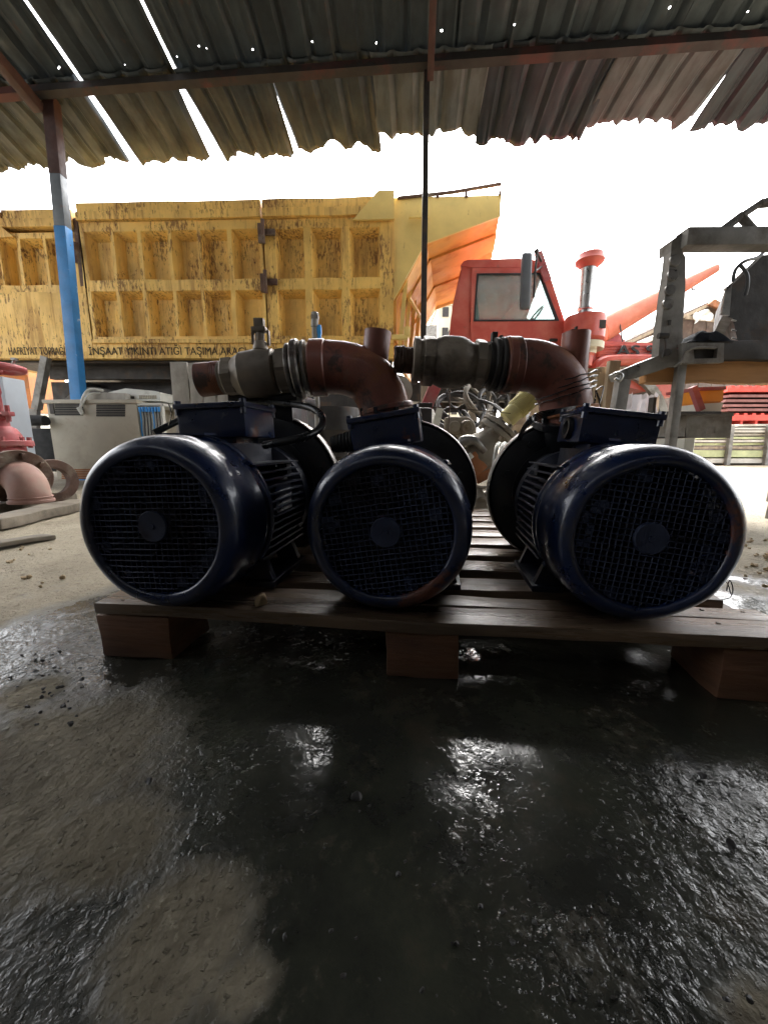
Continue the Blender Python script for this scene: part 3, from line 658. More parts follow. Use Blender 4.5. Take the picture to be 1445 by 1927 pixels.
def collar(mb, c, d, r, L, rr=.003): mb.cyl(Vector(c) - d * L / 2, Vector(c) + d * L / 2, r, seg=40, bev=rr)
def manifold(E, base, elbow_pts, r, stub_c, stub_top, ring_pts, body_pts, nip, handle=None, seed=0):
    # curved red pipe
    pts = curve(elbow_pts, 8); mb = MB().tube(pts, r, 40)
    d0 = (elbow_pts[-1] - elbow_pts[-2]).normalized()
    mb.jitter(.0012, 25, seed)
    el = mb.build('discharge_elbow', M['redpipe'], E, ang=60)
    mb = MB(); e = elbow_pts[-1]; mb.cyl(e - d0 * .035, e + d0 * .006, r + .005, seg=40, bev=.003); mb.build('weld_collar', M['redpipe'], el)
    mb = MB().cyl(stub_c, stub_top, r * .52, seg=28); pr = r * .52
    mb = MB().lathe([(pr * .86, 0), (pr, 0), (pr, (stub_top - stub_c).length), (pr * .86, (stub_top - stub_c).length)], stub_c, stub_top - stub_c, 32, True)
    mb.jitter(.001, 30, 3); mb.build('pipe_stub', M['redpipe'], el)
    return el
kz = Vector((0, 0, 1))
# unit 2: elbow to the left, clamp rings, ball valve, threaded nipple
Yv = 1.05
e2 = [P(728, 800, Yv), P(724, 775, Yv), P(717, 748, Yv), P(697, 716, Yv), P(662, 697, Yv), P(625, 692, Yv), P(590, 693, Yv)]
manifold(U2, None, e2, .066, P(703, 700, Yv), P(711, 624, Yv), None, None, None, seed=1)
neck(U2, P(735, 850, Yv + .02), P(727, 782, Yv), .062, 'pump', .078)
mb = MB(); mb.cyl(P(728, 775, Yv), P(726, 765, Yv), .072, seg=40, bev=.003); mb.build('neck_gasket', M['redpipe'], U2)
dv = (P(400, 713, Yv) - P(590, 693, Yv)).normalized(); c0 = P(590, 693, Yv)
def along(s): return c0 + dv * s
mb = MB(); mb.cyl(along(.012), along(.022), .070, seg=44, bev=.002); mb.cyl(along(.028), along(.048), .074, seg=44, bev=.004); mb.cyl(along(.052), along(.062), .066, seg=44, bev=.002)
mb.box(along(.036) - kz * .078, (.016, .03, .02), None, .003)
mb.build('clamp_ring', M['clamp'], U2)
prof = [(0, .058), (.050, .058), (.054, .064), (.054, .088), (.047, .094), (.051, .095), (.0575, .099), (.0585, .115), (.061, .140), (.0585, .165), (.0575, .181), (.052, .188), (.048, .198), (.045, .204), (.045, .228), (.042, .232), (.042, .24), (0, .24)]
mb = MB().lathe(prof, c0, dv, 40)
for s_ in (.075, .216):   # hexagonal ends
    r6 = .058 if s_ < .1 else .050
    mb.cyl(along(s_ - .014), along(s_ + .014), r6, seg=6, bev=.002)
mb.jitter(.001, 40, 4); bv = mb.build('ball_valve', M['valve'], U2, ang=28)
mb = MB(); st = along(.135) + kz * .057; mb.cyl(st, st + kz * .022, .020, .016, 20, .002); mb.cyl(st + kz * .02, st + kz * .05, .011, seg=16)
mb.box(st + kz * .050, (.036, .026, .012), None, .003); mb.box(st + kz * .066 , (.026, .022, .022), None, .004); mb.box(st + Vector((-.018, 0, .036)), (.006, .014, .042), None, .002); mb.box(st + Vector((.022, 0, .030)), (.006, .014, .036), None, .002)
mb.build('valve_stem', M['valve'], bv)
pn = curve([along(.28), along(.34), along(.385)], 8)
mb = MB().lathe([(0, .235), (.041, .235)] + [(.041 + (.0012 if k % 2 else 0), .238 + k * .0022) for k in range(10)] + [(.042, .262), (.043, .298), (.038, .301), (.036, .27), (0, .27)], c0, dv, 36); mb.jitter(.001, 30)
mb.build('pipe_nipple', M['redpipe'], U2)
# unit 3
Yw = 1.02
e3 = [P(1064, 800, Yw), P(1063, 770, Yw), P(1058, 738, Yw), P(1040, 708, Yw), P(1010, 692, Yw), P(982, 688, Yw), P(948, 688, Yw)]
manifold(U3, None, e3, .063, P(1077, 716, Yw), P(1084, 626, Yw), None, None, None, seed=5)
neck(U3, P(1055, 860, Yw + .03), P(1064, 790, Yw), .064, 'pump', .085)
mb = MB().cyl(P(1066, 784, Yw), P(1065, 768, Yw), .074, seg=40, bev=.003); mb.build('neck_gasket', M['dustyrust'], U3)
mb = MB().box(P(1083, 624, Yw), (.03, .02, .006)).box(P(1083, 620, Yw), (.004, .01, .012)); mb.build('stub_cap', M['darksteel'], U3)
c0 = P(948, 688, Yw); dv = (P(770, 678, Yw) - c0).normalized()
mb = MB(); mb.cyl(along(-.018), along(.004), .069, seg=44, bev=.003); mb.build('pipe_collar', M['redpipe'], U3)
mb = MB(); mb.cyl(along(.008), along(.018), .066, seg=44, bev=.002); mb.cyl(along(.022), along(.034), .064, seg=44, bev=.002); mb.cyl(along(.034), along(.046), .054, seg=30)
mb.box(along(.028) + kz * .062, (.014, .02, .03), None, .002); mb.box(along(.012) + kz * .06, (.008, .02, .02), None, .002)
mb.build('clamp_ring', M['darksteel'], U3)
prof = [(0, .044), (.048, .044), (.048, .052), (.055, .054), (.055, .074), (.048, .078), (.050, .088), (.060, .106), (.062, .118), (.062, .158), (.056, .172), (.054, .176), (.054, .205), (.050, .208), (.050, .214), (.056, .217), (.056, .229), (.05, .231), (0, .231)]
mb = MB().lathe(prof, c0, dv, 44); mb.cyl(along(.178), along(.206), .060, seg=8, bev=.002); mb.cyl(along(.054), along(.076), .059, seg=8, bev=.002)
mb.jitter(.0012, 40, 8); mb.build('check_valve', M['valve'], U3, ang=28)
mb = MB().lathe([(0, .228), (.030, .228)] + [(.031 + (.004 * random.random() if k % 2 else 0), .229 + k * .0018) for k in range(26)] + [(.030, .278), (0, .278)], c0, dv, 36); mb.jitter(.003, 90); mb.build('threaded_nipple', M['wire'], U3)
# ================================================================ TIPPER TRUCK
YT = 5.0
TK = empty('tipper_truck', (.5, 6.2, 0), 'rusty yellow tipper truck with a faded red bonneted cab', 'truck')
def X5(px, Y=YT, py=480): return P(px, py, Y).x
def Z5(py, Y=YT): return P(722, py, Y).z
def tilt(x, z): return z + .018 * (x + 2.0) * (z - 1.43) / 1.7     # the body stands a little higher at its front end
def pockets(x0, x1, z0, z1, cols, rows, depth, seed):
    mb = MB(); bm = mb.bm
    xs = [x0]; zs = [z0]
    for a, b in cols: xs += [a, b]
    for a, b in rows: zs += [a, b]
    xs.append(x1); zs.append(z1)
    def pt(x, z, d=0): return Vector((x, YT + d, tilt(x, z)))
    for i in range(len(xs) - 1):
        for j in range(len(zs) - 1):
            a, b, c, d = xs[i], xs[i + 1], zs[j], zs[j + 1]
            if b - a < 1e-4 or d - c < 1e-4: continue
            if i % 2 == 1 and j % 2 == 1:
                ins = .055; insb = .02; o = [(a, c), (b, c), (b, d), (a, d)]; q = [(a + ins, c + insb), (b - ins * .55, c + insb), (b - ins * .55, d - ins * 1.1), (a + ins, d - ins * 1.1)]
                for k in range(4):
                    l = (k + 1) % 4
                    mb.face([pt(*o[k]), pt(*o[l]), pt(*q[l], depth), pt(*q[k], depth)])
                n = 6; xa, xb, za, zb = q[0][0], q[1][0], q[0][1], q[2][1]
                g = [[mb._v(pt(xa + (xb - xa) * u / n, za + (zb - za) * v / n, depth + (noise.noise(Vector((u * .6 + i * 9, v * .6 + j * 7, seed))) * .022 if 0 < u < n and 0 < v < n else 0))) for u in range(n + 1)] for v in range(n + 1)]
                for v in range(n):
                    for u in range(n): bm.faces.new((g[v][u], g[v][u + 1], g[v + 1][u + 1], g[v + 1][u]))
            else: mb.face([pt(a, c), pt(b, c), pt(b, d), pt(a, d)])
    bmesh.ops.remove_doubles(bm, verts=bm.verts, dist=.0008)
    es = [e for e in bm.edges if e.calc_length() > .16]
    bmesh.ops.subdivide_edges(bm, edges=es, cuts=2, use_grid_fill=True)
    for v in bm.verts:
        f = 1 if v.co.y < YT + depth * .5 else .4
        v.co += Vector((noise.noise(v.co * 3.1) * .008, noise.noise(v.co * 4.3) * .012 * f, noise.noise(v.co * 3.7 + Vector((5, 0, 0))) * .008))
    return mb
def xs(L, py=480): return [(X5(a, YT, py), X5(b, YT, py)) for a, b in L]
zu = (Z5(525), Z5(432)); zl = (Z5(633), Z5(546)); zb, zt = Z5(646), 2.965
body = pockets(X5(156), X5(496), zb, zt, xs([(163, 211), (217, 262), (269, 319), (325, 373), (379, 430), (438, 490)]), [zl, zu], .13, 1).build('side_panel', M['yellow'], TK)
pockets(X5(499), X5(741), zb, zt, xs([(519, 573), (586, 643), (657, 715)]), [zl, zu], .13, 2).build('side_panel', M['yellow'], TK)
pockets(X5(-110), X5(153), zl[1] - .02, zt - .10, xs([(-100, -52), (-45, 0), (2, 35), (41, 83), (89, 132)]), [(zu[0] - .05, zu[1] - .06)], .13, 3).build('side_panel', M['yellow'], TK)
mb = MB().bx((X5(-110), YT, Z5(672)), (X5(153), YT + .06, zl[1] - .02)); mb.sub(.3).jitter(.012, 3); mb.build('lower_side_plate', M['yellow'], TK)
mb = MB()      # double top rail, two lengths and the bent left end
for a, b, dz in ((X5(156), X5(496), 0), (X5(499), X5(741), 0), (X5(18), X5(146), -.06)):
    for z0_, z1_, yo in ((2.97, 3.055, -.045), (3.06, 3.16, -.015)):
        pa = [Vector((a, YT + yo, tilt(a, z0_) + dz)), Vector((b, YT + yo, tilt(b, z0_) + dz)), Vector((b, YT + yo, tilt(b, z1_) + dz)), Vector((a, YT + yo, tilt(a, z1_) + dz))]
        mb.prism(pa, (0, .14, 0))
pa = [Vector((X5(18), YT - .03, 3.03)), Vector((X5(18), YT - .03, 2.86)), Vector((X5(35), YT - .03, 2.78)), Vector((X5(-110), YT - .03, 2.70)), Vector((X5(-110), YT - .03, 3.0))]
mb.prism(pa, (0, .1, 0)); mb.sub(.3).jitter(.010, 2.5); mb.build('top_rail', M['yellow'], TK)
mb = MB(); pa = [Vector((X5(665), YT - .052, 2.94)), Vector((X5(741), YT - .052, 2.95)), Vector((X5(741), YT - .052, 3.245)), Vector((X5(712), YT - .052, 3.24))]
mb.prism(pa, (0, .03, 0)).build('corner_gusset', M['yellowc'], TK)
mb = MB().bx((X5(-110), YT - .015, 1.435), (X5(155), YT + .09, Z5(662))); mb.bx((X5(156), YT - .015, 1.435), (X5(741), YT + .09, zb + .005))
mb.bx((X5(156), YT - .045, zb - .006), (X5(741), YT - .0155, zb + .035)); mb.sub(.3).jitter(.008, 3); mb.build('bottom_rail', M['yellow'], TK)
for x in (497.5, 742):   # hinge posts with pins
    mb = MB()
    xx = X5(x) if x < 700 else X5(735)
    if x < 700:
        for zc in (2.80, 2.27):
            mb = MB(); mb.box((xx - .01, YT - .05, zc), (.07, .05, .20), None, .01); mb.cyl((xx + .02, YT - .08, zc - .12), (xx + .02, YT - .08, zc + .13), .022, seg=12); mb.box((xx + .09, YT - .03, zc + .02), (.12, .03, .07), None, .008); mb.build('hinge', M['rustcast'], TK)
mb = MB().box((X5(149), YT + .02, 2.62), (.05, .06, .75), None, .01); mb.cyl((X5(146), YT - .05, 2.50), (X5(150), YT - .05, 2.72), .03, seg=10); mb.jitter(.02, 9); mb.build('tailgate_latch', M['rustcast'], TK)
# box interior: floor, far side, front wall
mb = MB().bx((X5(-110), YT + .092, 1.44), (X5(741), YT + 2.4, 1.52)); mb.bx((X5(-110), YT + 2.3, 1.44), (X5(741), YT + 2.4, 3.1)); mb.bx((X5(-110), YT + .14, 1.44), (X5(741), YT + .16, 3.1)); mb.build('body_shell', M['yellow'], TK)
# front bulkhead leaning forward into the canopy over the cab
tipx, tipz = 1.335, 3.02
YC = YT + .02
near = [P(741, 372, YC), P(943, 367, YC), P(941, 407, YC), P(800, 458, YC), P(735, 575, YC), P(732, 640, YC)]
MB().prism(near, (0, .035, 0)).build('canopy_side', M['yellowc'], TK)
MB().prism([p + Vector((.42, 2.26, 0)) for p in near], (0, .035, 0)).build('canopy_side', M['yellowc'], TK)
a0, a1, a2, a3 = P(941, 392, YC), P(800, 447, YC), P(741, 560, YC), P(741, 640, YC)
mb = MB()
def strip(p, q, n, rel):
    for k in range(n):
        s0 = p.lerp(q, k / n); s1 = p.lerp(q, (k + .93) / n); nrm = (q - p).cross(Vector((0, 1, 0))).normalized() * rel
        mb.prism([s0 + Vector((0, .04, 0)), s1 + Vector((0, .04, 0)), s1 + Vector((0, .04, 0)) + nrm, s0 + Vector((0, .04, 0)) + nrm], (.42, 2.21, 0))
for k in range(5):
    o_ = Vector((.42 / 5 * k, .04 + 2.21 / 5 * k, 0)); e_ = Vector((.42 / 5 * .95, 2.21 / 5 * .95, 0)); dn = .03 + .02 * (k % 2)
    for p_, q_ in ((a0, a1), (a1, a2), (a2, a3)):
        nrm = (q_ - p_).cross(Vector((0, 1, 0))).normalized() * dn
        mb.prism([p_ + o_, q_ + o_, q_ + o_ + nrm, p_ + o_ + nrm], e_)
pl = [a0, a1, a2, a3, a3 + Vector((.0, 0, -.2)), a3 + Vector((-.05, 0, -.2)), a2 + Vector((-.05, 0, .02)), a1 + Vector((-.04, 0, .04)), a0 + Vector((-.02, 0, .05))]
mb.prism([p + Vector((0, .036, 0)) for p in pl], (.42, 2.22, 0)); mb.build('canopy_underside', M['orange'], TK)
mb = MB()
for k in range(4):
    x = 752 + k * 10; mb.beam(P(x, 655, YC + .10 + k * .35), P(x + 14, 500, YC + .10 + k * .35), .05, .05)
mb.beam(P(770, 560, YC + .2), P(800, 610, YC + .9), .03, .03); mb.build('bulkhead_ribs', M['yellowc'], TK)
mb = MB(); mb.tube([P(748, 373, YC), P(850, 362, YC), P(943, 346, YC), P(940, 367, YC)], .02, 10)
for x, y0_, y1_ in ((877, 358, 372), (823, 364, 372)): mb.tube([P(x, y0_, YC), P(x, y1_, YC)], .018, 8)
mb.build('canopy_handrail', M['rustcast'], TK)
MB().box(P(788, 408, YC - .03), (.23, .03, .025)).box(P(802, 408, YC - .03), (.03, .05, .06)).build('canopy_bracket', M['yellowc'], TK)
mb = MB().box(P(752, 635, YC - .03), (.20, .05, .06), None, .01).box(P(766, 625, YC - .03), (.08, .05, .12), None, .01); mb.build('body_prop', M['yellowc'], TK)
# writing on the bottom rail
for s_, px, pxe in (('HAFRİYAT TOPRAĞI', 18, 124), ('İNŞAAT YIKINTI ATIĞI TAŞIMA ARACI', 168, 464)):
    xa, xb = X5(px, YT, 655), X5(pxe, YT, 655)
    Mx = Matrix.Translation((xa, YT - .019, 1.475)) @ Matrix.Rotation(R(90), 4, 'X')
    t = text_mesh(s_, .125, Mx, .0015); w_ = max(v.co.x for v in t.bm.verts) - xa; t.bm.free()
    t = text_mesh(s_, .125, Mx, .0015, (xb - xa) / w_); t.build('lettering', M['letter'], TK)
# chassis
mb = MB()
for y in (5.55, 6.65): mb.bx((-4.6, y, .98), (3.3, y + .10, 1.24))
for x in np.arange(-4.4, 3.2, .8): mb.bx((x, 5.65, 1.0), (x + .1, 6.65, 1.2))
mb.bx((-4.9, 5.1, 1.405), (.1, 7.38, 1.43)); mb.bx((-4.4, 5.30, 1.24), (.1, 5.38, 1.404)); mb.bx((-4.4, 6.7, 1.24), (.1, 6.8, 1.404))  # the wide dark plate is added so the body's underside looks shaded
mb.build('chassis', M['darksteel'], TK)
def wheel(cx, cy, r=.54, wdt=.30, dual=False):
    prof = [(r * .56, -wdt / 2), (r * .80, -wdt / 2), (r * .94, -wdt * .46), (r, -wdt * .36)]
    for k in range(5): z = -wdt * .34 + k * wdt * .15; prof += [(r, z), (r, z + wdt * .10), (r - .018, z + wdt * .11), (r - .018, z + wdt * .14)]
    prof += [(r, wdt * .40), (r * .94, wdt * .46), (r * .80, wdt / 2), (r * .56, wdt / 2)]
    tw = MB().lathe(prof, (cx, cy, r - .01), (0, 1, 0), 56, True).build('wheel', M['tyre'], TK)
    mb = MB().lathe([(r * .57, -wdt / 2 + .01), (r * .52, -wdt / 2 + .02), (r * .47, -wdt * .1), (r * .25, -wdt * .05), (r * .22, -wdt * .35), (0, -wdt * .35)], (cx, cy, r - .01), (0, 1, 0), 40)
    for k in range(8):
        a = k * .785; q = Vector((cx + math.cos(a) * r * .34, cy - wdt * .06, r - .01 + math.sin(a) * r * .34)); mb.cyl(q - Vector((0, .03, 0)), q + Vector((0, .03, 0)), .016, seg=6)
    mb.build('rim', M['darksteel'], tw)
wheel(P(190, 800, 5.15).x, 5.2, .56); wheel(P(190, 800, 5.15).x, 6.9, .56); wheel(-2.35, 5.25, .56); wheel(-2.35, 6.9, .56); wheel(2.95, 5.35, .56, .28); wheel(2.95, 6.9, .56, .28)
mb = MB(); 
for x in (-3.3, -2.35): mb.bx((x - .08, 5.3, .50), (x + .08, 6.9, .66))
mb.bx((2.87, 5.4, .5), (3.03, 6.9, .62)); mb.build('axle', M['darksteel'], TK)
mb = MB().box((-.45, 5.25, .86), (1.15, .48, .62), None, .09); mb.jitter(.006, 4); mb.build('fuel_tank', M['darksteel'], TK)
mb = MB().bx((-4.0, 5.28, .34), (-3.92, 5.6, 1.2)); mb.bx((-1.55, 5.1, .5), (-1.50, 5.5, 1.3)); mb.build('mudflap', M['dark'], TK)
mb = MB().beam(P(70, 770, 5.0), P(88, 672, 5.0), .08, .08); mb.beam(P(66, 770, 5.0), P(66, 830, 5.0), .06, .10); mb.build('tail_strut', M['grey'], TK)
# ---- cab
YB = 5.2
CW = Vector((.52, 2.03, 0)); th = Vector((0, .05, 0))
def pp(L, Y=YB): return [P(a, b, Y) for a, b in L]
rearp = [(873, 493), (892, 497), (889, 515), (884, 606), (882, 700), (843, 700), (845, 640), (849, 600), (855, 560), (866, 520)]
sill = [(884, 606), (1056, 606), (1062, 618), (1064, 700), (882, 700)]
hdr = [(892, 497), (980, 492), (1020, 497), (1024, 514), (889, 515)]
apil = [(1020, 497), (1029, 500), (1063, 606), (1048, 606), (1024, 514)]
frame_ = [(884, 515), (1029, 514), (1056, 606), (882, 608)]
for off in (Vector(), CW):
    nm = 'cab_side'
    mb = MB()
    for q in (rearp, sill, hdr, apil): mb.prism([p + off for p in pp(q)], th)
    mb.sub(.35); mb.build(nm, M['red'], TK)
mb = MB()                                      # door skin, proud of the side, with a window hole
dout = [(887, 505), (1016, 505), (1058, 606), (1060, 690), (886, 690), (885, 606)]
din = [(896, 516), (1016, 515), (1049, 604), (1049, 605), (890, 606), (890, 605)]
mb.prismh([p - Vector((0, .022, 0)) for p in pp(dout)], [p - Vector((0, .022, 0)) for p in pp(din)], (0, .02, 0)); door = mb.build('cab_door', M['red'], TK)
mb = MB().prismh([p - Vector((0, .026, 0)) for p in pp([(896, 516), (1016, 515), (1050, 605), (890, 606)])], [p - Vector((0, .026, 0)) for p in pp([(899, 519), (1013, 518), (1044, 602), (893, 603)])], (0, .03, 0)); mb.build('window_seal', M['black'], door)
MB().prism([p - Vector((0, .004, 0)) for p in pp([(897, 517), (1015, 516), (1048, 604), (891, 605)])], (0, .004, 0)).build('window_glass', M['glass'], door)
MB().box(P(1041, 640, YB - .04), (.10, .03, .035), None, .01).build('door_handle', M['darksteel'], door)
mb = MB(); mb.prism(pp([(866, 500), (872, 492), (880, 489), (975, 486), (1016, 490), (1026, 500), (1020, 503), (890, 503)], YB - .012), CW + th * 1.2); mb.build('cab_roof', M['red'], TK)
a, b = P(852, 560, YB), P(866, 505, YB)
mb = MB().prism([p + Vector((.013, .052, 0)) for p in (P(846, 700, YB), P(850, 575, YB), P(866, 505, YB), P(872, 505, YB), P(858, 575, YB), P(857, 700, YB))], CW - th); mb.build('cab_rear_wall', M['red'], TK)
mb = MB().bx((P(870, 700, YB).x, YB + .1, 1.15), (P(1062, 700, YB).x, YB + 2.0, 1.2)); mb.prism([P(885, 640, YB + .1), P(880, 560, YB + .1), P(898, 560, YB + .1), P(905, 640, YB + .1)], (0, 1.9, 0)); mb.prism([P(890, 640, YB + .1), P(935, 640, YB + .1), P(935, 660, YB + .1), P(890, 660, YB + .1)], (0, 1.9, 0)); mb.build('cab_seat', M['dark'], TK)
mb = MB().lathe([(.20, 0), (.22, .012), (.20, .024), (.18, .012)], P(1000, 600, YB + .5), (.8, 0, -.6), 30, True); mb.cyl(P(1000, 600, YB + .5), P(1040, 640, YB + .5), .02); mb.build('steering_wheel', M['black'], TK)
ws0, ws1 = P(1026, 503, YB + .06), P(1060, 606, YB + .06)
MB().prism([ws0, ws1, ws1 + Vector((.01, 0, 0)), ws0 + Vector((.01, 0, 0))], (0, 1.98, 0)).build('windscreen', M['glass'], TK)
# hood and wing
hx = 3.75
mb = MB().prism([P(1060, 606, YB + .05), P(1100, 640, YB + .05), Vector((hx, YB + .05, P(722, 646, YB).z)), Vector((hx + .02, YB + .05, 1.0)), P(1064, 700, YB + .05)], (0, 1.95, 0)); mb.build('bonnet', M['red'], TK)
mb = MB().bx((P(1128, 650, YB).x, YB + .02, P(722, 672, YB).z), (hx, YB + .05, P(722, 647, YB).z), .004)
for z in (650, 655, 660, 665, 669): mb.bx((P(1130, 650, YB).x, YB + .008, P(722, z, YB).z - .006), (hx, YB + .02, P(722, z, YB).z + .002))
mb.build('bonnet_side', M['red'], TK)
Mx = Matrix.Translation((P(1157, 668, YB).x, YB - .012, P(722, 669, YB).z)) @ Matrix.Rotation(R(90), 4, 'X')
def bold(s_, size, Mx, sq):
    t = text_mesh(s_, size, Mx, .006, sq); t2 = text_mesh(s_, size, Mx @ Matrix.Translation((.012, .0, .0002)), .006, sq); me = bpy.data.meshes.new('x'); t2.bm.to_mesh(me); t2.bm.free(); t.bm.from_mesh(me); bpy.data.meshes.remove(me); return t
bold('AS 9', .175, Mx, 1.5).build('badge_lettering', M['badge'], TK)
pts = [Vector((2.95 + .70 * math.cos(a), 0, .56 + .72 * math.sin(a))) for a in np.linspace(.25, math.pi - .1, 18)]
mb = MB(); prof2 = pts + [p * 1 + (p - Vector((2.95, 0, .56))).normalized() * .10 for p in pts[::-1]]
mb.prism([p + Vector((0, YB - .02, 0)) for p in prof2], (0, .42, 0)); mb.sub(.4); wing = mb.build('front_wing', M['grey'], TK)
mb = MB().tube(curve([P(1118, 700, YB), P(1130, 683, YB), P(1160, 678, YB), P(1240, 678, YB), Vector((hx, YB, P(722, 680, YB).z))], 5), .07, 10); mb.build('wing_top', M['red'], TK)
# mirror on its arm
mb = MB(); c = P(989, 530, YB - .25)
mb.box(c, (.15, .07, .62), None, .035); 
for v in mb.bm.verts:
    t = abs(v.co.z - c.z) / .31
    v.co.x = c.x + (v.co.x - c.x) * (1 - .28 * t ** 3) + .05 * (v.co.z - c.z) * -.4
mirror = mb.build('wing_mirror', M['mirror'], TK, ang=60)
mb = MB().tube([P(1004, 560, YB - .22), P(1006, 520, YB - .22), P(1010, 475, YB - .18), P(1022, 500, YB)], .014, 8); mb.tube([P(1005, 512, YB - .2), P(1024, 498, YB)], .012, 8); mb.tube([P(1010, 475, YB - .18), P(1008, 470, YB - .18)], .03, 8); mb.build('mirror_arm', M['darksteel'], mirror)
mb = MB().beam(P(1012, 475, YB - .05), P(1030, 528, YB - .05), .09, .03, (0, 1, 0)); mb.build('pillar_trim', M['redd'], TK)
# air intake
YA = YB - .12; ax = P(1100, 600, YA).x
def zz(py): return P(722, py, YA).z
mb = MB().lathe([(0, zz(690)), (.12, zz(690)), (.13, zz(672)), (.15, zz(668)), (.155, zz(650)), (.20, zz(646)), (.235, zz(640)), (.235, zz(605)), (.225, zz(597)), (.10, zz(594)), (.085, zz(590)), (0, zz(590))], (ax, YA, 0), kz, 40)
ai = mb.build('air_cleaner', M['red'], TK)
mb = MB().lathe([(.078, zz(594)), (.080, zz(585)), (.095, zz(583)), (.095, zz(580)), (.078, zz(579)), (.084, zz(512)), (.09, zz(508)), (.09, zz(506)), (.07, zz(505))], (ax - .01, YA, 0), kz, 32); mb.build('intake_pipe', M['chrome'], ai)
mb = MB().lathe([(.07, zz(508)), (.10, zz(504)), (.155, zz(496)), (.165, zz(492)), (.155, zz(489)), (.145, zz(480)), (.11, zz(474)), (.05, zz(471)), (0, zz(470.5))], (ax, YA, 0), kz, 36)
mb.build('intake_cap', M['red'], ai)
MB().lathe([(.2365, zz(660)), (.2365, zz(648))], (ax, YA, 0), kz, 36).build('cleaner_label', M['cream'], ai)
mb = MB().lathe([(.157, zz(668)), (.159, zz(655))], (ax, YA, 0), kz, 36); mb.build('cleaner_label', M['cream'], ai)
MB().box((ax + .10, YA - .215, zz(620)), (.09, .02, .09)).build('cleaner_plate', M['darksteel'], ai)

# ================================================================ FAR YARD
# crane boom behind the bonnet
YK = 7.6
CB = empty('crane', (P(1150, 640, YK).x, YK, 0), 'faded orange tapering crane boom slanting up behind the truck bonnet', 'crane')
MB().cyl(P(1128, 622, YK), P(1348, 504, YK), .24, .075, 28, .01).build('boom', M['boom'], CB)
mb = MB().prism(pp([(1135, 600), (1150, 605), (1175, 642), (1165, 655), (1130, 655)], YK), (0, .3, 0)); mb.build('boom_bracket', M['redd'], CB)
bx_ = P(1150, 650, YK).x; mb = MB().bx((bx_ - .25, YK - .1, 0), (bx_ + .25, YK + .5, P(722, 648, YK).z)); mb.build('mast', M['darksteel'], CB)
mb = MB().tube([P(1165, 605, YK - .2), P(1172, 650, YK - .2)], .012, 6); mb.tube([P(1300, 535, YK), P(1302, 545, YK), P(1308, 545, YK)], .015, 6); mb.build('boom_hook', M['darksteel'], CB)
# gabled shed
YS = 15
SH = empty('shed', (P(1300, 800, YS).x, YS + 1, 0), 'brown tin roofed shed behind the steel frame on the right', 'shed')
ap = P(1342, 566, YS); ea = P(1165, 650, YS); eb = P(1600, 665, YS)
mb = MB(); n = 26
for k in range(n):
    for A, B in ((ap, ea), (ap, eb)):
        pass
for A, B, nm in ((ap, ea, 1), (ap, eb, 1)):
    mb.prism([A, B, B - Vector((0, 0, .10)), A - Vector((0, 0, .10))], (0, 5, 0))
    for k in range(24):
        y = YS + k * .21; mb.beam(A + Vector((0, y - YS, .02)), B + Vector((0, y - YS, .02)), .06, .05)
mb.build('roof', M['shed'], SH)
mb = MB(); k = 0; x = ea.x + .5
while x < eb.x - .6:
    t = (x - ea.x) / (ap.x - ea.x) if x < ap.x else (eb.x - x) / (eb.x - ap.x); zt_ = ea.z + (ap.z - ea.z) * t - .14
    mb.bx((x, YS + .5 + .02 * (k % 2), 0), (x + .24, YS + .56, zt_)); x += .25; k += 1
mb.build('wall', M['shed'], SH)
mb = MB().beam(ap + Vector((0, -.05, -.06)), ea + Vector((0, -.05, -.06)), .06, .10); mb.beam(ap + Vector((0, -.05, -.06)), eb + Vector((0, -.05, -.06)), .06, .10); mb.beam(P(1290, 597, YS - .1), P(1420, 612, YS - .1), .06, .12); mb.build('bargeboard', M['wood'], SH)
mb = MB().prism(pp([(1333, 572), (1345, 562), (1372, 578), (1372, 590)], YS - .2), (0, .1, 0)); mb.build('gable_sheet', M['dustyrust'], SH)
c = P(1321, 596, YS - .3); mb = MB().box(c, (.50, .12, .38), None, .05); mb.sub(.1).jitter(.14, 5); tag(mb.build('floodlight', M['white'], SH), 'crumpled pale lamp housing', None)
# second lean-to, low at the left of that shed
mb = MB(); YS2 = 13
mb.prism(pp([(1170, 660), (1275, 612), (1275, 618), (1170, 666)], YS2), (0, 2.5, 0))
SH2 = empty('shed', (P(1240, 800, YS2).x, YS2, 0), 'low lean-to with a slanting pale edged roof left of the gabled shed', 'shed'); mb.build('roof', M['shed'], SH2)
mb = MB().prism([Vector((P(1185, 700, YS2).x, YS2 + .3, 0)), Vector((P(1275, 700, YS2).x, YS2 + .3, 0)), P(1275, 618, YS2 + .3), P(1185, 660, YS2 + .3)], (0, .1, 0)); mb.build('wall', M['shed'], SH2)
MB().beam(P(1170, 663, YS2 - .03), P(1275, 615, YS2 - .03), .05, .12).build('bargeboard', M['palewood'], SH2)
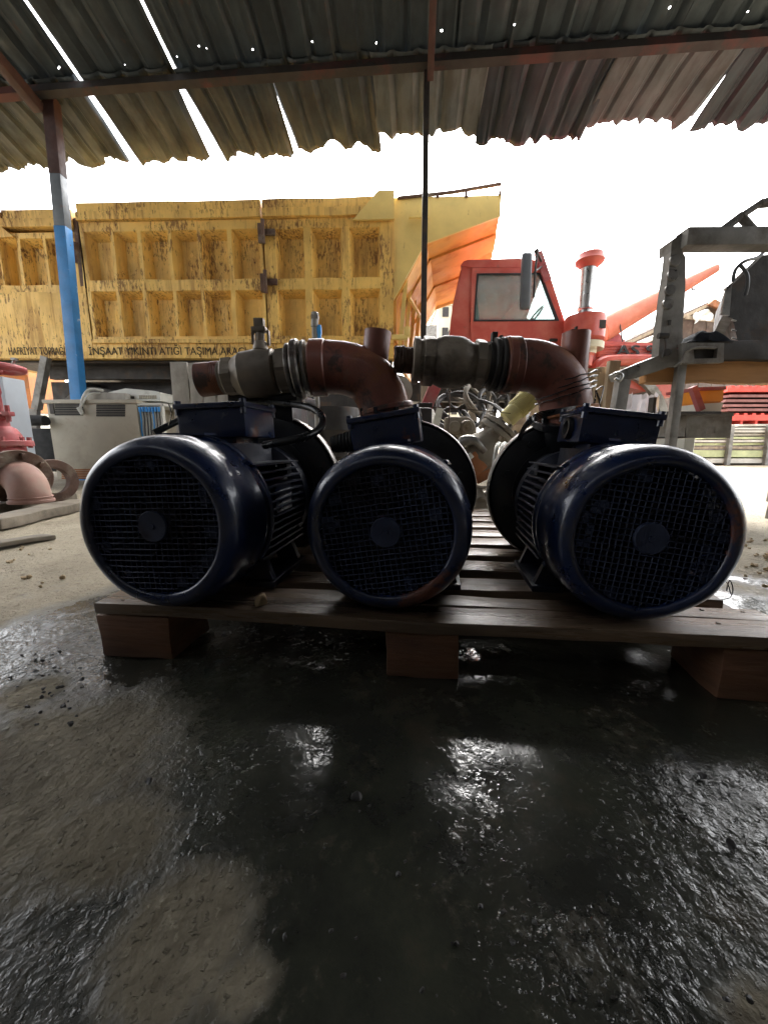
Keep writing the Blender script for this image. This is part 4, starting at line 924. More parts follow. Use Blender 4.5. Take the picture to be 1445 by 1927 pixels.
# apartment block far off seen between body and cab
YF = 38
c = P(833, 700, YF)
BF = empty('apartment_building', (c.x, YF + 5, 0), 'distant cream apartment block seen between tipper body and red cab', 'building')
x0, x1, zt_ = P(824, 600, YF).x, P(905, 600, YF).x, P(722, 574, YF).z
MB().bx((x0, YF, 0), (x1, YF + 9, zt_)).build('wall', M['cream'], BF)
for i in range(6):
    for j in range(4):
        z = zt_ - 1.0 - i * 1.75; x = x0 + .4 + j * 1.05
        if z > 1.5 and x < x1 - .6: MB().bx((x, YF - .08, z), (x + .55, YF - .02, z + .8)).build('window', M['darksteel'], BF)
MB().bx((x0 - .1, YF - .1, zt_ - .02), (x1 + .1, YF + 9.1, zt_ + .3)).build('roof', M['white'], BF)
mb = MB().bx((P(800, 600, 30).x, 30, 0), (P(822, 600, 30).x, 34, P(722, 612, 30).z)); tag(mb.build('far_house', M['grey']), 'small grey roofed house far off left of the cream apartment block', 'house'); 
mb = MB()
# red formwork stack and pale boards on trestles, far right
YR = 8.0
RK = empty('formwork_stack', (P(1420, 800, YR).x, YR + .6, 0), 'stack of bright red and maroon steel formwork beams at far right', 'formwork stack')
def zr(py, Y=YR): return P(722, py, Y).z
xa, xb = P(1362, 760, YR).x, P(1640, 760, YR).x
for py, h, m in ((733, .085, 'redrack'), (745, .05, 'maroon'), (754, .05, 'maroon'), (763, .05, 'maroon'), (771, .05, 'maroon'), (786, .11, 'redrack')):
    mb = MB().bx((xa + random.uniform(0, .1), YR, zr(py) - h / 2), (xb, YR + 1.2, zr(py) + h / 2))
    if m == 'redrack':
        for k in range(18): mb.bx((xa + .1 + k * .17, YR + .01, zr(py) + h / 2), (xa + .17 + k * .17, YR + 1.1, zr(py) + h / 2 + .035))
    mb.build('beam', M[m], RK)
mb = MB()
for k in range(10): mb.bx((xa + .1 + k * .3, YR + .02, zr(798)), (xa + .15 + k * .3, YR + 1.1, zr(786) - .05))
mb.build('spacer', M['redrack'], RK)
PB = empty('board_stack', (P(1380, 860, 7.6).x, 8.1, 0), 'long pale sawn boards stacked on grey trestles under the red formwork', 'board stack')
YP_ = 7.6; xa, xb = P(1293, 830, YP_).x, P(1640, 830, YP_).x
for i, (py, h, m, dx) in enumerate(((800, .04, 'palewood', .95), (806, .035, 'palewood', .6), (812, .04, 'palewood', .5), (818, .04, 'palewood', .45), (824, .04, 'limewood', .3), (830, .035, 'palewood', .1), (836, .045, 'limewood', .0), (843, .04, 'wood', .05), (854, .13, 'limewood', .05))):
    mb = MB().bx((xa + dx, YP_ - .02 * (i % 3), zr(py, YP_) - h / 2), (xb, YP_ + 1.0, zr(py, YP_) + h / 2)); mb.sub(.8).jitter(.015, 1.5, i); mb.build('board', M[m], PB)
for x in (1296, 1368, 1440, 1500):
    q = P(x, 866, YP_ - .08); qq = P(x + 8, 800, YP_ - .08); mb = MB().beam(Vector((q.x, q.y, 0)), qq, .07, .07); mb.build('trestle_leg', M['white'] if x < 1300 else M['grey'], PB)
mb = MB().bx((xa, YP_ - .05, .03), (xb, YP_ + .9, .12)); mb.build('bearer', M['palewood'], PB)
# yard clutter far left behind the valve: orange machine and pale pick-up front
mb = MB().bx((P(-40, 700, 7).x, 7, .95), (P(52, 700, 7).x, 7.8, P(722, 670, 7).z)); OM = empty('site_hut', (P(0, 800, 7).x, 7.3, 0), 'orange site hut with slatted roof edge at the far left', 'hut'); mb.build('upper_wall', M['hutorange'], OM)
mb = MB()
for k in range(4): mb.beam(P(-30, 665 + k * 7, 6.9), P(52, 678 + k * 8, 6.9), .05, .07)
mb.build('roof_slats', M['dustyrust'], OM)
mb = MB().bx((P(-40, 700, 7).x, 7.02, 0), (P(50, 700, 7).x, 7.7, .96)); mb.build('lower_wall', M['white'], OM)
PV = empty('parked_van', (P(66, 800, 8.5).x, 9.2, 0), 'dusty cream van front seen left of the cabinet', 'van')
xa, xb = P(38, 760, 8.5).x, P(84, 760, 8.5).x
mb = MB().prism([Vector((xa - 3, 8.5, .45)), Vector((xb, 8.5, .45)), Vector((xb, 8.5, 1.05)), Vector((xb - .15, 8.5, 1.25)), Vector((xb - .8, 8.5, 2.05)), Vector((xa - 3, 8.5, 2.1))], (0, 1.8, 0)); mb.build('body', M['white'], PV)
mb = MB().prism([Vector((xb - 1.3, 8.48, 1.3)), Vector((xb - .28, 8.48, 1.3)), Vector((xb - .85, 8.48, 1.95)), Vector((xb - 1.3, 8.48, 1.95))], (0, .02, 0)); mb.build('window', M['mirror'], PV)
for x in (xb - .5, xb - 2.6): MB().lathe([(0, 0), (.2, 0), (.22, .02), (.33, .02), (.34, .05), (.34, .2), (0, .2)], (x, 8.46, .33), (0, 1, 0), 30).build('wheel', M['tyre'], PV)
# ================================================================ LEFT MIDDLE GROUND
YC1 = 3.9
cl, cr = P(88, 905, YC1), P(268, 905, YC1)
zt_ = P(722, 752, YC1).z; x0, x1 = P(96, 905, YC1).x, P(268, 800, YC1).x
x0, x1 = P(90, 800, YC1).x, P(262, 800, YC1).x
CB2 = empty('metal_cabinet', ((x0 + x1) / 2, YC1 + .4, 0), 'beige metal cabinet with louvred side and open front of blue plugs', 'cabinet')
mb = MB()
dpt = .80
mb.bx((x0 + .02, YC1, .05), (x1, YC1 + dpt, zt_ - .04), .008); mb.build('body', M['beige'], CB2)
mb = MB().bx((x0 - .01, YC1 - .015, zt_ - .038), (x1 + .012, YC1 + dpt, zt_), .006); mb.build('top_panel', M['beige'], CB2)
def louvre(pxa, pxb, pya, pyb, n, m='dark'):
    mb = MB()
    for k in range(n):
        y = pya + (pyb - pya) * (k + .5) / n; a, b = P(pxa, y, YC1 - .002), P(pxb, y, YC1 - .002)
        mb.bx((a.x, YC1 - .005, a.z - .006), (b.x, YC1 + .001, a.z + .006))
    mb.build('louvre', M[m], CB2)
louvre(104, 157, 759, 782, 7); louvre(182, 236, 761, 784, 7); louvre(117, 170, 882, 902, 6, 'dustyrust')
MB().box(P(98, 768, YC1 - .004), (.04, .006, .11)).build('catch_plate', M['darksteel'], CB2)
# open bay at its right end, seen end-on
mb = MB(); x2 = x1 + .014; bw = .24
mb.bx((x1 + .004, YC1 + .03, .1), (x1 + bw, YC1 + .055, zt_ - .06)) ; mb.bx((x1 + .004, YC1 + .0, zt_ - .055), (x1 + bw, YC1 + dpt, zt_ - .03)); mb.bx((x1 + bw - .02, YC1 + .01, .06), (x1 + bw, YC1 + .03, zt_ - .03)); mb.bx((x1, YC1 + .01, .06), (x1 + bw, YC1 + dpt, .09)); mb.bx((x1 + bw - .02, YC1 + dpt - .02, .06), (x1 + bw, YC1 + dpt, zt_ - .03))
mb.build('bay_frame', M['white'], CB2)
for k in range(7):
    q = Vector((x1 + .022 + k * .031, YC1 + .008, zt_ - .115)); mb = MB().cyl(q, q + Vector((0, 0, .045)), .012, seg=12); mb.build('plug', M['bluecon'], CB2)
    mb = MB().tube(curve([q, q - Vector((-.003, 0, .10)), q - Vector((.01, -.01, .20 + .05 * (k % 3))), q - Vector((-.01, -.01, .33))], 4), .006, 6); mb.build('plug_lead', M['bluecon'] if k in (0, 4) else M['cable'], CB2)
MB().box((x1 + .12, YC1 + .0, zt_ - .40), (.08, .03, .05), None, .005).build('socket', M['white'], CB2)
# white device on top and its lead
q = P(232, 747, YC1 + .25); zc = zt_
WD = empty('white_device', (q.x, q.y, zc), 'flat off-white electronic box lying on the beige cabinet', 'device')
mb = MB().prism([Vector((x0 + .52, YC1 + .12, zc + .001)), Vector((x1 + .17, YC1 + .12, zc + .001)), Vector((x1 + .17, YC1 + .12, zc + .075)), Vector((x1 + .11, YC1 + .14, zc + .10)), Vector((x0 + .72, YC1 + .14, zc + .125)), Vector((x0 + .56, YC1 + .12, zc + .085))], (0, .42, 0)); mb.build('case', M['white'], WD)
mb = MB().bx((x1 - .12, YC1 + .115, zc + .02), (x1 - .09, YC1 + .121, zc + .045)); mb.build('switch', M['dark'], WD)
mb = MB()
for k in range(10): mb.bx((x1 - .04 + k * .018, YC1 + .115, zc + .02), (x1 - .03 + k * .018, YC1 + .121, zc + .055))
mb.build('vent', M['beige'], WD)
mb = MB().bx((x0 + .38, YC1 + .04, zc + .001), (x0 + .78, YC1 + .11, zc + .07), .008); mb.sub(.06).jitter(.012, 8); centred(mb, 'wood_offcut', M['concrete'], 'grey timber offcut lying on the cabinet before the device', 'offcut')
CL = empty('power_lead', P(152, 765, YC1 - .02), 'short grey power lead with plug hanging down the cabinet side', 'lead')
mb = MB().tube(curve([P(195, 735, YC1 + .05), P(170, 733, YC1 + .0), P(158, 745, YC1 - .02), P(152, 768, YC1 - .03)], 8), .012, 8); mb.tube(curve([P(190, 740, YC1 + .05), P(172, 741, YC1 - .0), P(160, 752, YC1 - .03), P(155, 764, YC1 - .03)], 8), .009, 8); mb.build('cord', M['white'], CL)
MB().cyl(P(149, 767, YC1 - .03), P(156, 780, YC1 - .03), .022, .016, 14, .002).build('plug', M['white'], CL)
# handwheel valve, pale box, flanged elbow on planks
YV = 2.75
GV = empty('gate_valve', P(5, 900, YV), 'pinkish red gate valve with a round handwheel at the left edge', 'valve')
c = P(-18, 692, YV)
mb = MB().tube([c + Vector((math.cos(a) * .17, math.sin(a) * .17, 0)) for a in np.linspace(0, 2 * math.pi, 41)[:-1]], .022, 10, True); mb.jitter(.004, 20)
for k in range(4): a = k * 1.57 + .4; mb.tube([c, c + Vector((math.cos(a) * .17, math.sin(a) * .17, 0))], .013, 8)
mb.cyl(c - kz * .03, c + kz * .035, .035); mb.build('handwheel', M['redd'], GV)
mb = MB().cyl(P(24, 690, YV + .05), P(28, 676, YV + .05), .008).box(P(28, 676, YV + .05), (.03, .03, .015)).cyl(c, c + kz * .06, .012); mb.build('stem_nut', M['clamp'], GV)
b_ = Vector((c.x, YV, 0))
mb = MB().lathe([(0, c.z - .02), (.030, c.z - .02), (.036, c.z - .16), (.030, c.z - .18), (.035, .62), (.065, .60), (.065, .57), (.050, .56), (.055, .52), (.085, .50), (.11, .46), (.12, .42), (.16, .42), (.165, .415), (.165, .385), (.16, .38), (.12, .38), (.125, .32), (.13, .25), (0, .25)], b_, kz, 36)
for k in range(8): a = k * .785; mb.cyl(b_ + Vector((math.cos(a) * .142, math.sin(a) * .142, .37)), b_ + Vector((math.cos(a) * .142, math.sin(a) * .142, .445)), .014, seg=6)
mb.box(b_ + Vector((.09, -.02, .60)), (.05, .05, .03), None, .005); mb.cyl(b_ + Vector((.09, -.02, .55)), b_ + Vector((.09, -.02, .66)), .014, seg=6)
mb.jitter(.003, 15); mb.build('bonnet', M['redd'], GV)
mb = MB().cyl(b_ + Vector((-.25, 0, .24)), b_ + Vector((.06, 0, .24)), .12, seg=36, bev=.01); mb.cyl(b_ + Vector((-.28, 0, .24)), b_ + Vector((-.24, 0, .24)), .175, seg=36);
mb.bx((b_.x - .1, YV - .08, .055), (b_.x + .1, YV + .08, .15)); mb.build('valve_body', M['rustcast'], GV)
YE = 2.25
e0 = P(62, 953, YE); e0.z = .062
EL = empty('flanged_elbow', (e0.x, e0.y, .055), 'dusty pink pipe elbow with rusty flange standing on planks at left', 'pipe elbow')
pts = curve([Vector((e0.x, e0.y, .060)), Vector((e0.x - .002, e0.y, .10)), Vector((e0.x - .03, e0.y + .02, .155)), Vector((e0.x - .08, e0.y + .05, .188)), Vector((e0.x - .16, e0.y + .10, .20))], 8)
mb = MB().tube(pts, .098, 40); mb.jitter(.002, 15); mb.build('bend', M['pinkpipe'], EL, ang=60)
mb = MB().cyl((e0.x, e0.y, .056), (e0.x, e0.y, .075), .108, seg=40, bev=.003); mb.cyl((e0.x, e0.y, .085), (e0.x, e0.y, .093), .104, seg=40, bev=.003); mb.build('pipe_end', M['pinkpipe'], EL)
d = (pts[-1] - pts[-3]).normalized(); q = pts[-1]
mb = MB().cyl(q - d * .05, q - d * .02, .165, seg=44, bev=.003)
s1 = d.cross(kz).normalized(); s2 = d.cross(s1)
for k in range(8): a = k * .785 + .2; o_ = (s1 * math.cos(a) + s2 * math.sin(a)) * .135; mb.cyl(q + o_ - d * .08, q + o_ + d * .02, .017, seg=6)
mb.jitter(.004, 25); mb.build('flange', M['rustcast'], EL)
q = P(96, 905, 2.55)
mb = MB().lathe([(.085, 0), (.135, 0), (.14, .01), (.14, .05), (.135, .06), (.085, .06)], q, Vector((.9, -.45, .1)), 44, True); mb.jitter(.003, 20)
centred(mb, 'pipe_ring', M['rustcast'], 'upright dusty ring flange standing behind the pink elbow', 'pipe ring')
for i, (a, b, wd, hh, lab) in enumerate((((-30, 1000), (160, 952), .16, .05, 'weathered grey plank under the pink pipe elbow at left'), ((-60, 975), (128, 942), .14, .055, 'second weathered plank, just behind the one under the elbow'), ((-60, 1040), (100, 1012), .10, .018, 'thin half-buried plank nearest the camera at left'))):
    A, B = PZ(*a), PZ(*b); mb = MB().beam(A + kz * hh / 2, B + kz * hh / 2, wd, hh, kz, .006); mb.sub(.12).jitter(.012, 5, i).jitter(.004, 30); centred(mb, 'plank', M['oldplank'], lab, 'plank', 'planks on the ground at left')
YX = 3.2
mb = MB(); xx0, xx1 = P(-110, 800, YX).x, P(19, 800, YX).x
BX = empty('storage_box', ((xx0 + xx1) / 2, YX + .2, 0), 'pale blue metal locker behind the red valve', 'locker')
mb.bx((xx0, YX, .05), (P(-45, 800, YX).x - .004, YX + .20, P(722, 708, YX).z), .01); mb.build('left_door', M['paleblue'], BX)
MB().bx((P(-45, 800, YX).x + .004, YX + .002, .05), (xx1, YX + .20, P(722, 708, YX).z), .01).build('right_door', M['paleblue'], BX)
mb = MB().bx((xx0 + .02, YX + .02, -.01), (xx1 - .02, YX + .18, .05)); mb.build('plinth', M['dark'], BX)
# dark engine-like lump between locker and cabinet
q = P(78, 830, 3.9)
mb = MB().bx((q.x - .12, 3.9, .12), (q.x + .12, 4.2, .55), .02); mb.cyl((q.x - .02, 3.85, .62), (q.x + .12, 3.85, .62), .05); mb.jitter(.01, 6)
centred(mb, 'old_axle_hub', M['dark'], 'dark lump of scrap machinery between locker and cabinet', 'scrap')
# pale boards standing upright behind the left pump
YU = 3.3
UB = empty('upright_crate_side', (P(385, 850, YU).x, YU, 0), 'grey slatted timber crate side standing upright behind the left pump', 'crate side')
for i, (a, b, tp) in enumerate(((323, 354, 681), (357, 378, 684), (381, 405, 686), (408, 440, 688))):
    xa, xb = P(a, 720, YU).x, P(b, 720, YU).x; mb = MB().bx((xa, YU, .0), (xb, YU + .03, P(722, tp, YU).z), .004); mb.sub(.2).jitter(.006, 5, i); mb.build('slat', M['concrete'], UB)
mb = MB()
for z in (.25, .85): mb.bx((P(322, 720, YU).x, YU + .03, z), (P(441, 720, YU).x, YU + .07, z + .09))
mb.build('cross_rail', M['concrete'], UB)
mb = MB()
YI = 2.9
iv = P(593, 640, YI)
VS = empty('standing_pipe', (iv.x, YI, 0), 'thin grey standing pipe with tap head before the yellow tipper', 'pipe')
mb.cyl((iv.x, YI, 0), P(592, 612, YI), .020, seg=16).cyl(P(592, 616, YI), P(593, 588, YI), .026, seg=16, bev=.003).box(P(593, 597, YI), (.05, .05, .03), None, .005); mb.build('pipe', M['grey'], VS)
mb = MB().cyl(P(601, 640, YI), P(601, 612, YI), .014).box(P(601, 622, YI), (.03, .03, .05), None, .004).cyl(P(593, 640, YI), P(601, 640, YI), .012); mb.build('blue_tap', M['bluecon'], VS)
# dark drum/tank on the ground between left and middle pump
q = P(625, 860, 3.0)
mb = MB().lathe([(0, 0), (.20, 0), (.205, .01), (.205, .18), (.21, .19), (.205, .20), (.205, .38), (.21, .39), (.205, .40), (.205, .55), (.20, .56), (0, .56)], (q.x, 3.1, .11), kz, 40)
mb.bx((q.x - .15, 2.95, .0), (q.x + .15, 3.25, .11)); centred(mb, 'dark_drum', M['darksteel'], 'dark drum on a low plinth between the left and middle pumps', 'drum')

# ================================================================ CENTRE MIDDLE GROUND
# red strut, posts, heap of cables, scrap flange
YH = 2.9
mb = MB().beam(P(788, 800, YH), P(823, 716, YH), .085, .05, (0, 1, 0), .004); q = PZ(760, 895); mb.beam(Vector((P(788, 800, YH).x - .12, YH, 0)), P(788, 800, YH), .085, .05, (0, 1, 0)); centred(mb, 'leaning_beam', M['redd'], 'dark red flat beam leaning behind the middle pump', 'beam')
# timber stand that carries the cable heap
TS = empty('timber_stand', (P(880, 870, 3.2).x, 3.3, 0), 'rough timber stand loaded with coiled cables behind the pumps', 'timber stand')
zb_ = P(722, 815, 3.1).z
MB().bx((P(790, 800, 3.1).x, 2.95, zb_ - .05), (P(1000, 800, 3.1).x, 3.7, zb_)).build('shelf', M['dark'], TS)
for i, (px, Yq, tp, wd) in enumerate(((800, 3.7, 720, .08), (965, 3.75, 700, .07), (980, 3.7, 690, .09), (1010, 3.72, 700, .10), (890, 3.7, 760, .07))):
    c = P(px, 800, Yq); MB().bx((c.x - wd / 2, Yq, 0), (c.x + wd / 2, Yq + .06, P(722, tp, Yq).z), .004).build('upright', M['wood'] if i != 1 else M['darksteel'], TS)
mb = MB().beam(P(905, 740, 3.68), P(985, 700, 3.68), .05, .09, (0, 1, 0)); mb.beam(P(940, 810, 3.66), P(1030, 795, 3.66), .05, .10, (0, 1, 0)); mb.beam(P(780, 830, 3.68), P(1040, 830, 3.68), .05, .08, (0, 1, 0)); mb.build('brace', M['wood'], TS)
MB().bx((P(828, 712, 3.85).x, 3.85, P(722, 722, 3.85).z), (P(900, 712, 3.85).x, 3.9, P(722, 708, 3.85).z)).build('red_rail', M['redrack'], TS)
rc = random.Random(5)
spec = [((868, 770), 42, 30, 1), ((900, 748), 26, 30, 1), ((880, 745), 46, 22, 0), ((850, 765), 30, 36, 0), ((925, 765), 22, 26, 1), ((905, 778), 34, 22, 0), ((852, 790), 28, 20, 0), ((915, 760), 18, 28, 1), ((870, 735), 38, 14, 1), ((942, 775), 15, 22, 1)]
labs = ['thick black cable coil at the middle of the heap', 'grey hose loop arching highest over the heap', 'flattened wide cable coil lying across the heap', 'black cable coil at the heap left side', 'small cable loop near the ribbed hose', 'cable coil behind the dusty motor', 'low cable coil at the foot of the heap', 'narrow upright grey loop in the heap', 'pale cable arching over the top left of the heap', 'small pale loop right beside the pump flange']
for i, ((cx, cy), rx, ry, pale) in enumerate(spec):
    Yq = 3.05 + .09 * (i % 5); k = Yq / 730; pts = []
    n = rc.choice([1, 2, 2])
    c = P(cx, cy, Yq); al = rc.uniform(-.5, .5); th_ = rc.uniform(.5, 1.0)
    for j in range(int(24 * n)):
        a = j / 24 * 2 * math.pi; rr_ = 1 + .10 * math.sin(j * .7 + i) + .05 * (j // 24)
        x, z, y = rx * k * math.cos(a) * rr_, ry * k * math.sin(a) * rr_, .16 * math.sin(a + i) * th_
        pts.append(c + Vector((x * math.cos(al) - z * math.sin(al), y, x * math.sin(al) + z * math.cos(al))))
    mb = MB().tube(pts, (.012 if pale else .011) * rc.uniform(.7, 1.5), 8); centred(mb, 'cable_coil', M['dusty'] if i in (1, 8) else M['cable'], labs[i], 'cable coil', 'coiled cables heaped on the stand')
# small dusty electric motor in the heap
q = P(872, 805, 2.85); DM = empty('small_motor', (q.x, 2.95, zb_), 'small dusty motor with a ringed pulley lying below the cables', 'motor')
c = P(880, 805, 2.85)
mb = MB().lathe([(0, 0), (.008, 0), (.012, .006), (.03, .006), (.034, .0), (.042, .002), (.045, .01), (.052, .008), (.056, .02), (.056, .05), (0, .05)], c, (-.2, 1, .05), 36); mb.build('pulley', M['dusty'], DM)
mb = MB().cyl(c + Vector((-.01, .05, 0)), c + Vector((-.05, .28, .01)), .085, seg=32, bev=.01); mb.box(c + Vector((-.10, .06, .02)), (.12, .10, .12), None, .02); mb.cyl(c + Vector((-.095, -.01, .01)), c + Vector((-.10, .05, .01)), .04, bev=.004); mb.build('casing', M['dusty'], DM)
mb = MB().beam(P(820, 800, 2.85), P(828, 768, 2.85), .05, .006, (0, 1, 0)); centred(mb.jitter(.002, 9), 'angle_plate', M['white'], 'pale drilled metal plate leaning left of the cable heap', 'plate')
mb = MB().lathe([(.02, 0), (.11, 0), (.12, .015), (.12, .03), (.05, .045), (.02, .05)], P(748, 735, 3.3), (.3, -1, .1), 40, True); centred(mb, 'steel_reel', M['dusty'], 'dusty steel reel seen through the gap above the middle pump', 'reel')
# dusty pump lying tilted: casing, flange, pipe stub, ribbed hose
YD = 2.1
DP = empty('dusty_pump', PZ(905, 935) + Vector((0, 0, 0)), 'dusty rust stained pump with bolted flange and ribbed suction hose', 'pump')
a_, b_ = P(928, 818, YD), P(958, 782, YD); dd = (b_ - a_).normalized()
mb = MB().cyl(P(944, 800, YD), P(950, 792, YD), .105, seg=40, bev=.003)
s1 = dd.cross(Vector((0, 1, 0))).normalized(); s2 = dd.cross(s1)
fc_ = P(940, 804, YD)
mb = MB().cyl(fc_ - dd * .012, fc_ + dd * .010, .103, seg=44, bev=.003); mb.cyl(fc_ - dd * .045, fc_ - dd * .020, .100, seg=44, bev=.003)
for k in range(8): a = k * .785 + .3; o_ = (s1 * math.cos(a) + s2 * math.sin(a)) * .083; mb.cyl(fc_ + o_ - dd * .065, fc_ + o_ + dd * .03, .011, seg=6)
mb.jitter(.003, 30); mb.build('flange', M['dusty'], DP)
mb = MB().lathe([(0, -.32), (.05, -.32), (.075, -.27), (.10, -.20), (.10, -.14), (.075, -.10), (.060, -.07), (.062, -.04), (0, -.04)], fc_, dd, 40); mb.jitter(.008, 12); mb.box(fc_ - dd * .20 + Vector((-.04, -.07, .0)), (.10, .05, .06), None, .012); mb.build('casing', M['dusty'], DP)
mb = MB().box(P(892, 872, YD - .05), (.07, .10, .11), Matrix.Rotation(R(-40), 3, 'Y'), .008); mb.box(P(905, 890, YD), (.10, .08, .09), Matrix.Rotation(R(-35), 3, 'Y'), .02); mb.jitter(.008, 14); mb.build('bearing_bracket', M['dustyrust'], DP)
mb = MB().box(P(880, 862, YD - .12), (.055, .02, .03), Matrix.Rotation(R(-40), 3, 'Y'), .004); mb.build('bracket_lug', M['white'], DP)
mb = MB().tube(curve([P(870, 842, YD - .08), P(872, 832, YD - .08), P(892, 830, YD - .10), P(912, 850, YD - .1)], 6), [.028, .030, .032, .033, .034, .034, .034, .033, .032, .03, .028, .026, .024, .022, .02, .018, .016, .016, .016], 16); mb.build('grease_cup', M['clamp'], DP)
h0, h1 = P(952, 790, YD), P(1002, 742, YD); L_ = (h1 - h0).length; hd = (h1 - h0).normalized(); pr = [(0, 0)]
for k in range(15): t = L_ * (.38 + .62 * k / 15); pr += [(.050, t), (.057, t + L_ * .008), (.057, t + L_ * .024), (.050, t + L_ * .032)]
pr = [(0, 0), (.048, .0), (.050, L_ * .37)] + pr[1:] + [(.050, L_), (.043, L_), (.043, L_ * .8), (0, L_ * .8)]
mb = MB().lathe(pr, h0, hd, 36); mb.build('ribbed_hose', M['hose'], DP)
c = P(917, 890, YD - .1)
for k, yy in enumerate((0, .02, .04)): pass
mb = MB().lathe([(.10, 0), (.108, .0), (.112, .008), (.108, .016), (.10, .016)], P(950, 878, 1.75), (-.9, .45, 0), 44, True); mb.lathe([(.10, .022), (.108, .022), (.112, .03), (.108, .038), (.10, .038)], P(950, 878, 1.75), (-.9, .45, 0), 44, True); mb.build('white_band', M['white'], DP)
q = P(917, 930, YD)
mb = MB().tube(curve([P(880, 912, YD), P(905, 917, YD - .06), P(935, 914, YD - .1), P(960, 905, YD)], 6), .008, 8); mb.cyl(P(895, 922, YD), P(905, 945, YD - .1), .035, .03, 20, .006); mb.beam(P(900, 935, YD - .05), P(925, 930, YD - .05), .04, .03); mb.beam(P(930, 870, YD), Vector((P(935, 900, YD).x, YD, .11)), .08, .06); mb.bx((P(880, 900, YD).x, YD - .1, -.01), (P(965, 900, YD).x, YD + .2, .12), .01); mb.build('base', M['dusty'], DP)
# wire hanging across
mb = MB().tube(curve([P(738, 765, 1.5), P(850, 768, 1.5), P(960, 778, 1.5)], 6), .0016, 5); mb.tube([P(846, 725, 1.5), P(846, 770, 1.5), P(842, 828, 1.5)], .0025, 5); mb.tube([P(846, 725, 1.5), P(880, 725, 1.5)], .002, 5)
centred(mb, 'tie_wire', M['wire'], 'thin rusty wires strung between the middle and right pumps', 'wire')
mb = MB().bx((P(690, 765, 1.75).x, 1.72, 0), (P(812, 765, 1.75).x, 1.95, P(722, 768, 1.75).z), .01)
DB = empty('dark_crate', (P(750, 800, 1.75).x, 1.8, .0), 'dark steel box standing right behind the middle pump', 'box'); mb.build('box_body', M['darksteel'], DB); MB().box(P(800, 763, 1.78), (.06, .05, .02), None, .004).build('lid_lug', M['darksteel'], DB)
# tie wires around the right elbow
rw = random.Random(9); mb = MB(); c = P(1062, 745, Yw)
for k in range(4):
    z = .012 * k; mb.tube([c + Vector((math.cos(a) * (.068 + .003 * rw.random()), math.sin(a) * .068, z + math.cos(a) * .022 + .004 * rw.random())) for a in np.linspace(0, 2 * math.pi, 30)[:-1]], .0016, 5, True)
for k in range(5):
    s_ = P(1120, 740 + rw.uniform(-12, 12), Yw - .03); mb.tube(curve([s_, s_ + Vector((rw.uniform(-.01, .03), rw.uniform(-.03, .03), rw.uniform(-.03, .02))), s_ + Vector((rw.uniform(-.03, .04), rw.uniform(-.03, .03), rw.uniform(-.07, .02))), s_ + Vector((rw.uniform(-.05, .01), 0, -.07))], 6), .0015, 5)
for k in range(5):
    mb.tube(curve([P(1118, 760 + 3 * k, Yw - .03), P(1060, 768 + 2 * k, Yw - .09), P(1010, 778 + 3 * k, Yw - .09), P(985, 800 + 3 * k, Yw - .05), P(972 + 2 * k, 830, Yw)], 6), .0016, 5)
centred(mb, 'tie_wire', M['ocable'], 'tangle of thin black wire knotted round the right red elbow', 'wire')
mb = MB(); mb.tube(curve([P(1366, 1112, .78), P(1372, 1092, .78), P(1378, 1108, .78), P(1372, 1125, .77), P(1350, 1128, .76)], 6), .0012, 5); mb.tube(curve([P(1350, 1085, .76), P(1368, 1098, .78), P(1374, 1118, .78)], 6), .001, 5); centred(mb, 'tie_wire', M['ocable'], 'small loose wire loop sticking out beside the right fan cover', 'wire')
# supply cable of the left pump
mb = MB().tube(curve([P(290, 815, .98), P(330, 795, 1.02), P(390, 768, 1.10), P(470, 757, 1.06), P(560, 762, 1.0), P(600, 776, .95), P(606, 800, .90), P(580, 820, .85), P(530, 832, .82), P(498, 838, .84)], 8), .0085, 14); centred(mb, 'power_cable', M['ocable'], 'glossy black cable looping over the left pump', 'cable')
mb = MB().tube(curve([P(318, 760, .80), P(323, 780, .80), P(318, 800, .82)], 6), .0012, 5); centred(mb, 'tie_wire', M['ocable'], 'short black wire dangling from the left terminal box', 'wire')

# ================================================================ RIGHT: STEEL FRAME MACHINE
YG = 1.95
SF = empty('machine_stand', (P(1285, 850, YG).x, YG, 0), 'grey steel machine frame with hooped upright and dark hopper', 'machine frame')
def pg(L, Y=YG): return [P(a, b, Y) for a, b in L]
mb = MB(); l0 = P(1285, 700, YG); mb.bx((P(1275, 700, YG).x, YG, -.01), (P(1291, 700, YG).x, YG + .035, P(722, 672, YG).z), .004); mb.build('leg', M['grey'], SF)
mb = MB().beam(P(1171, 715, YG), Vector((P(1140, 850, YG).x, YG, 0)), .055, .05, (0, 1, 0), .004); mb.build('leg', M['grey'], SF)
mb = MB().beam(Vector((P(1530, 700, YG).x, YG + .05, 0)), P(1530, 690, YG + .05), .07, .06, (0, 1, 0), .004); mb.build('leg', M['grey'], SF)
mb = MB().bx((P(1278, 700, 2.6).x, 2.6, 0), (P(1289, 700, 2.6).x, 2.63, .9)); mb.bx((P(1500, 700, 2.6).x, 2.6, 0), (P(1520, 700, 2.6).x, 2.66, .9)); mb.build('leg', M['grey'], SF)
mb = MB().prism(pg([(1155, 703), (1165, 698), (1230, 672), (1272, 655), (1300, 655), (1300, 672), (1275, 690), (1262, 690), (1195, 712), (1160, 717)]), (0, .05, 0)); mb.sub(.08).jitter(.004, 12); mb.build('front_bar', M['grey'], SF)
mb = MB().tube(curve([P(1153, 705, YG - .03), P(1162, 702, YG - .03), P(1170, 706, YG - .03), P(1165, 716, YG - .03), P(1157, 712, YG - .03)], 5), .008, 8); mb.build('shackle', M['chrome'], SF)
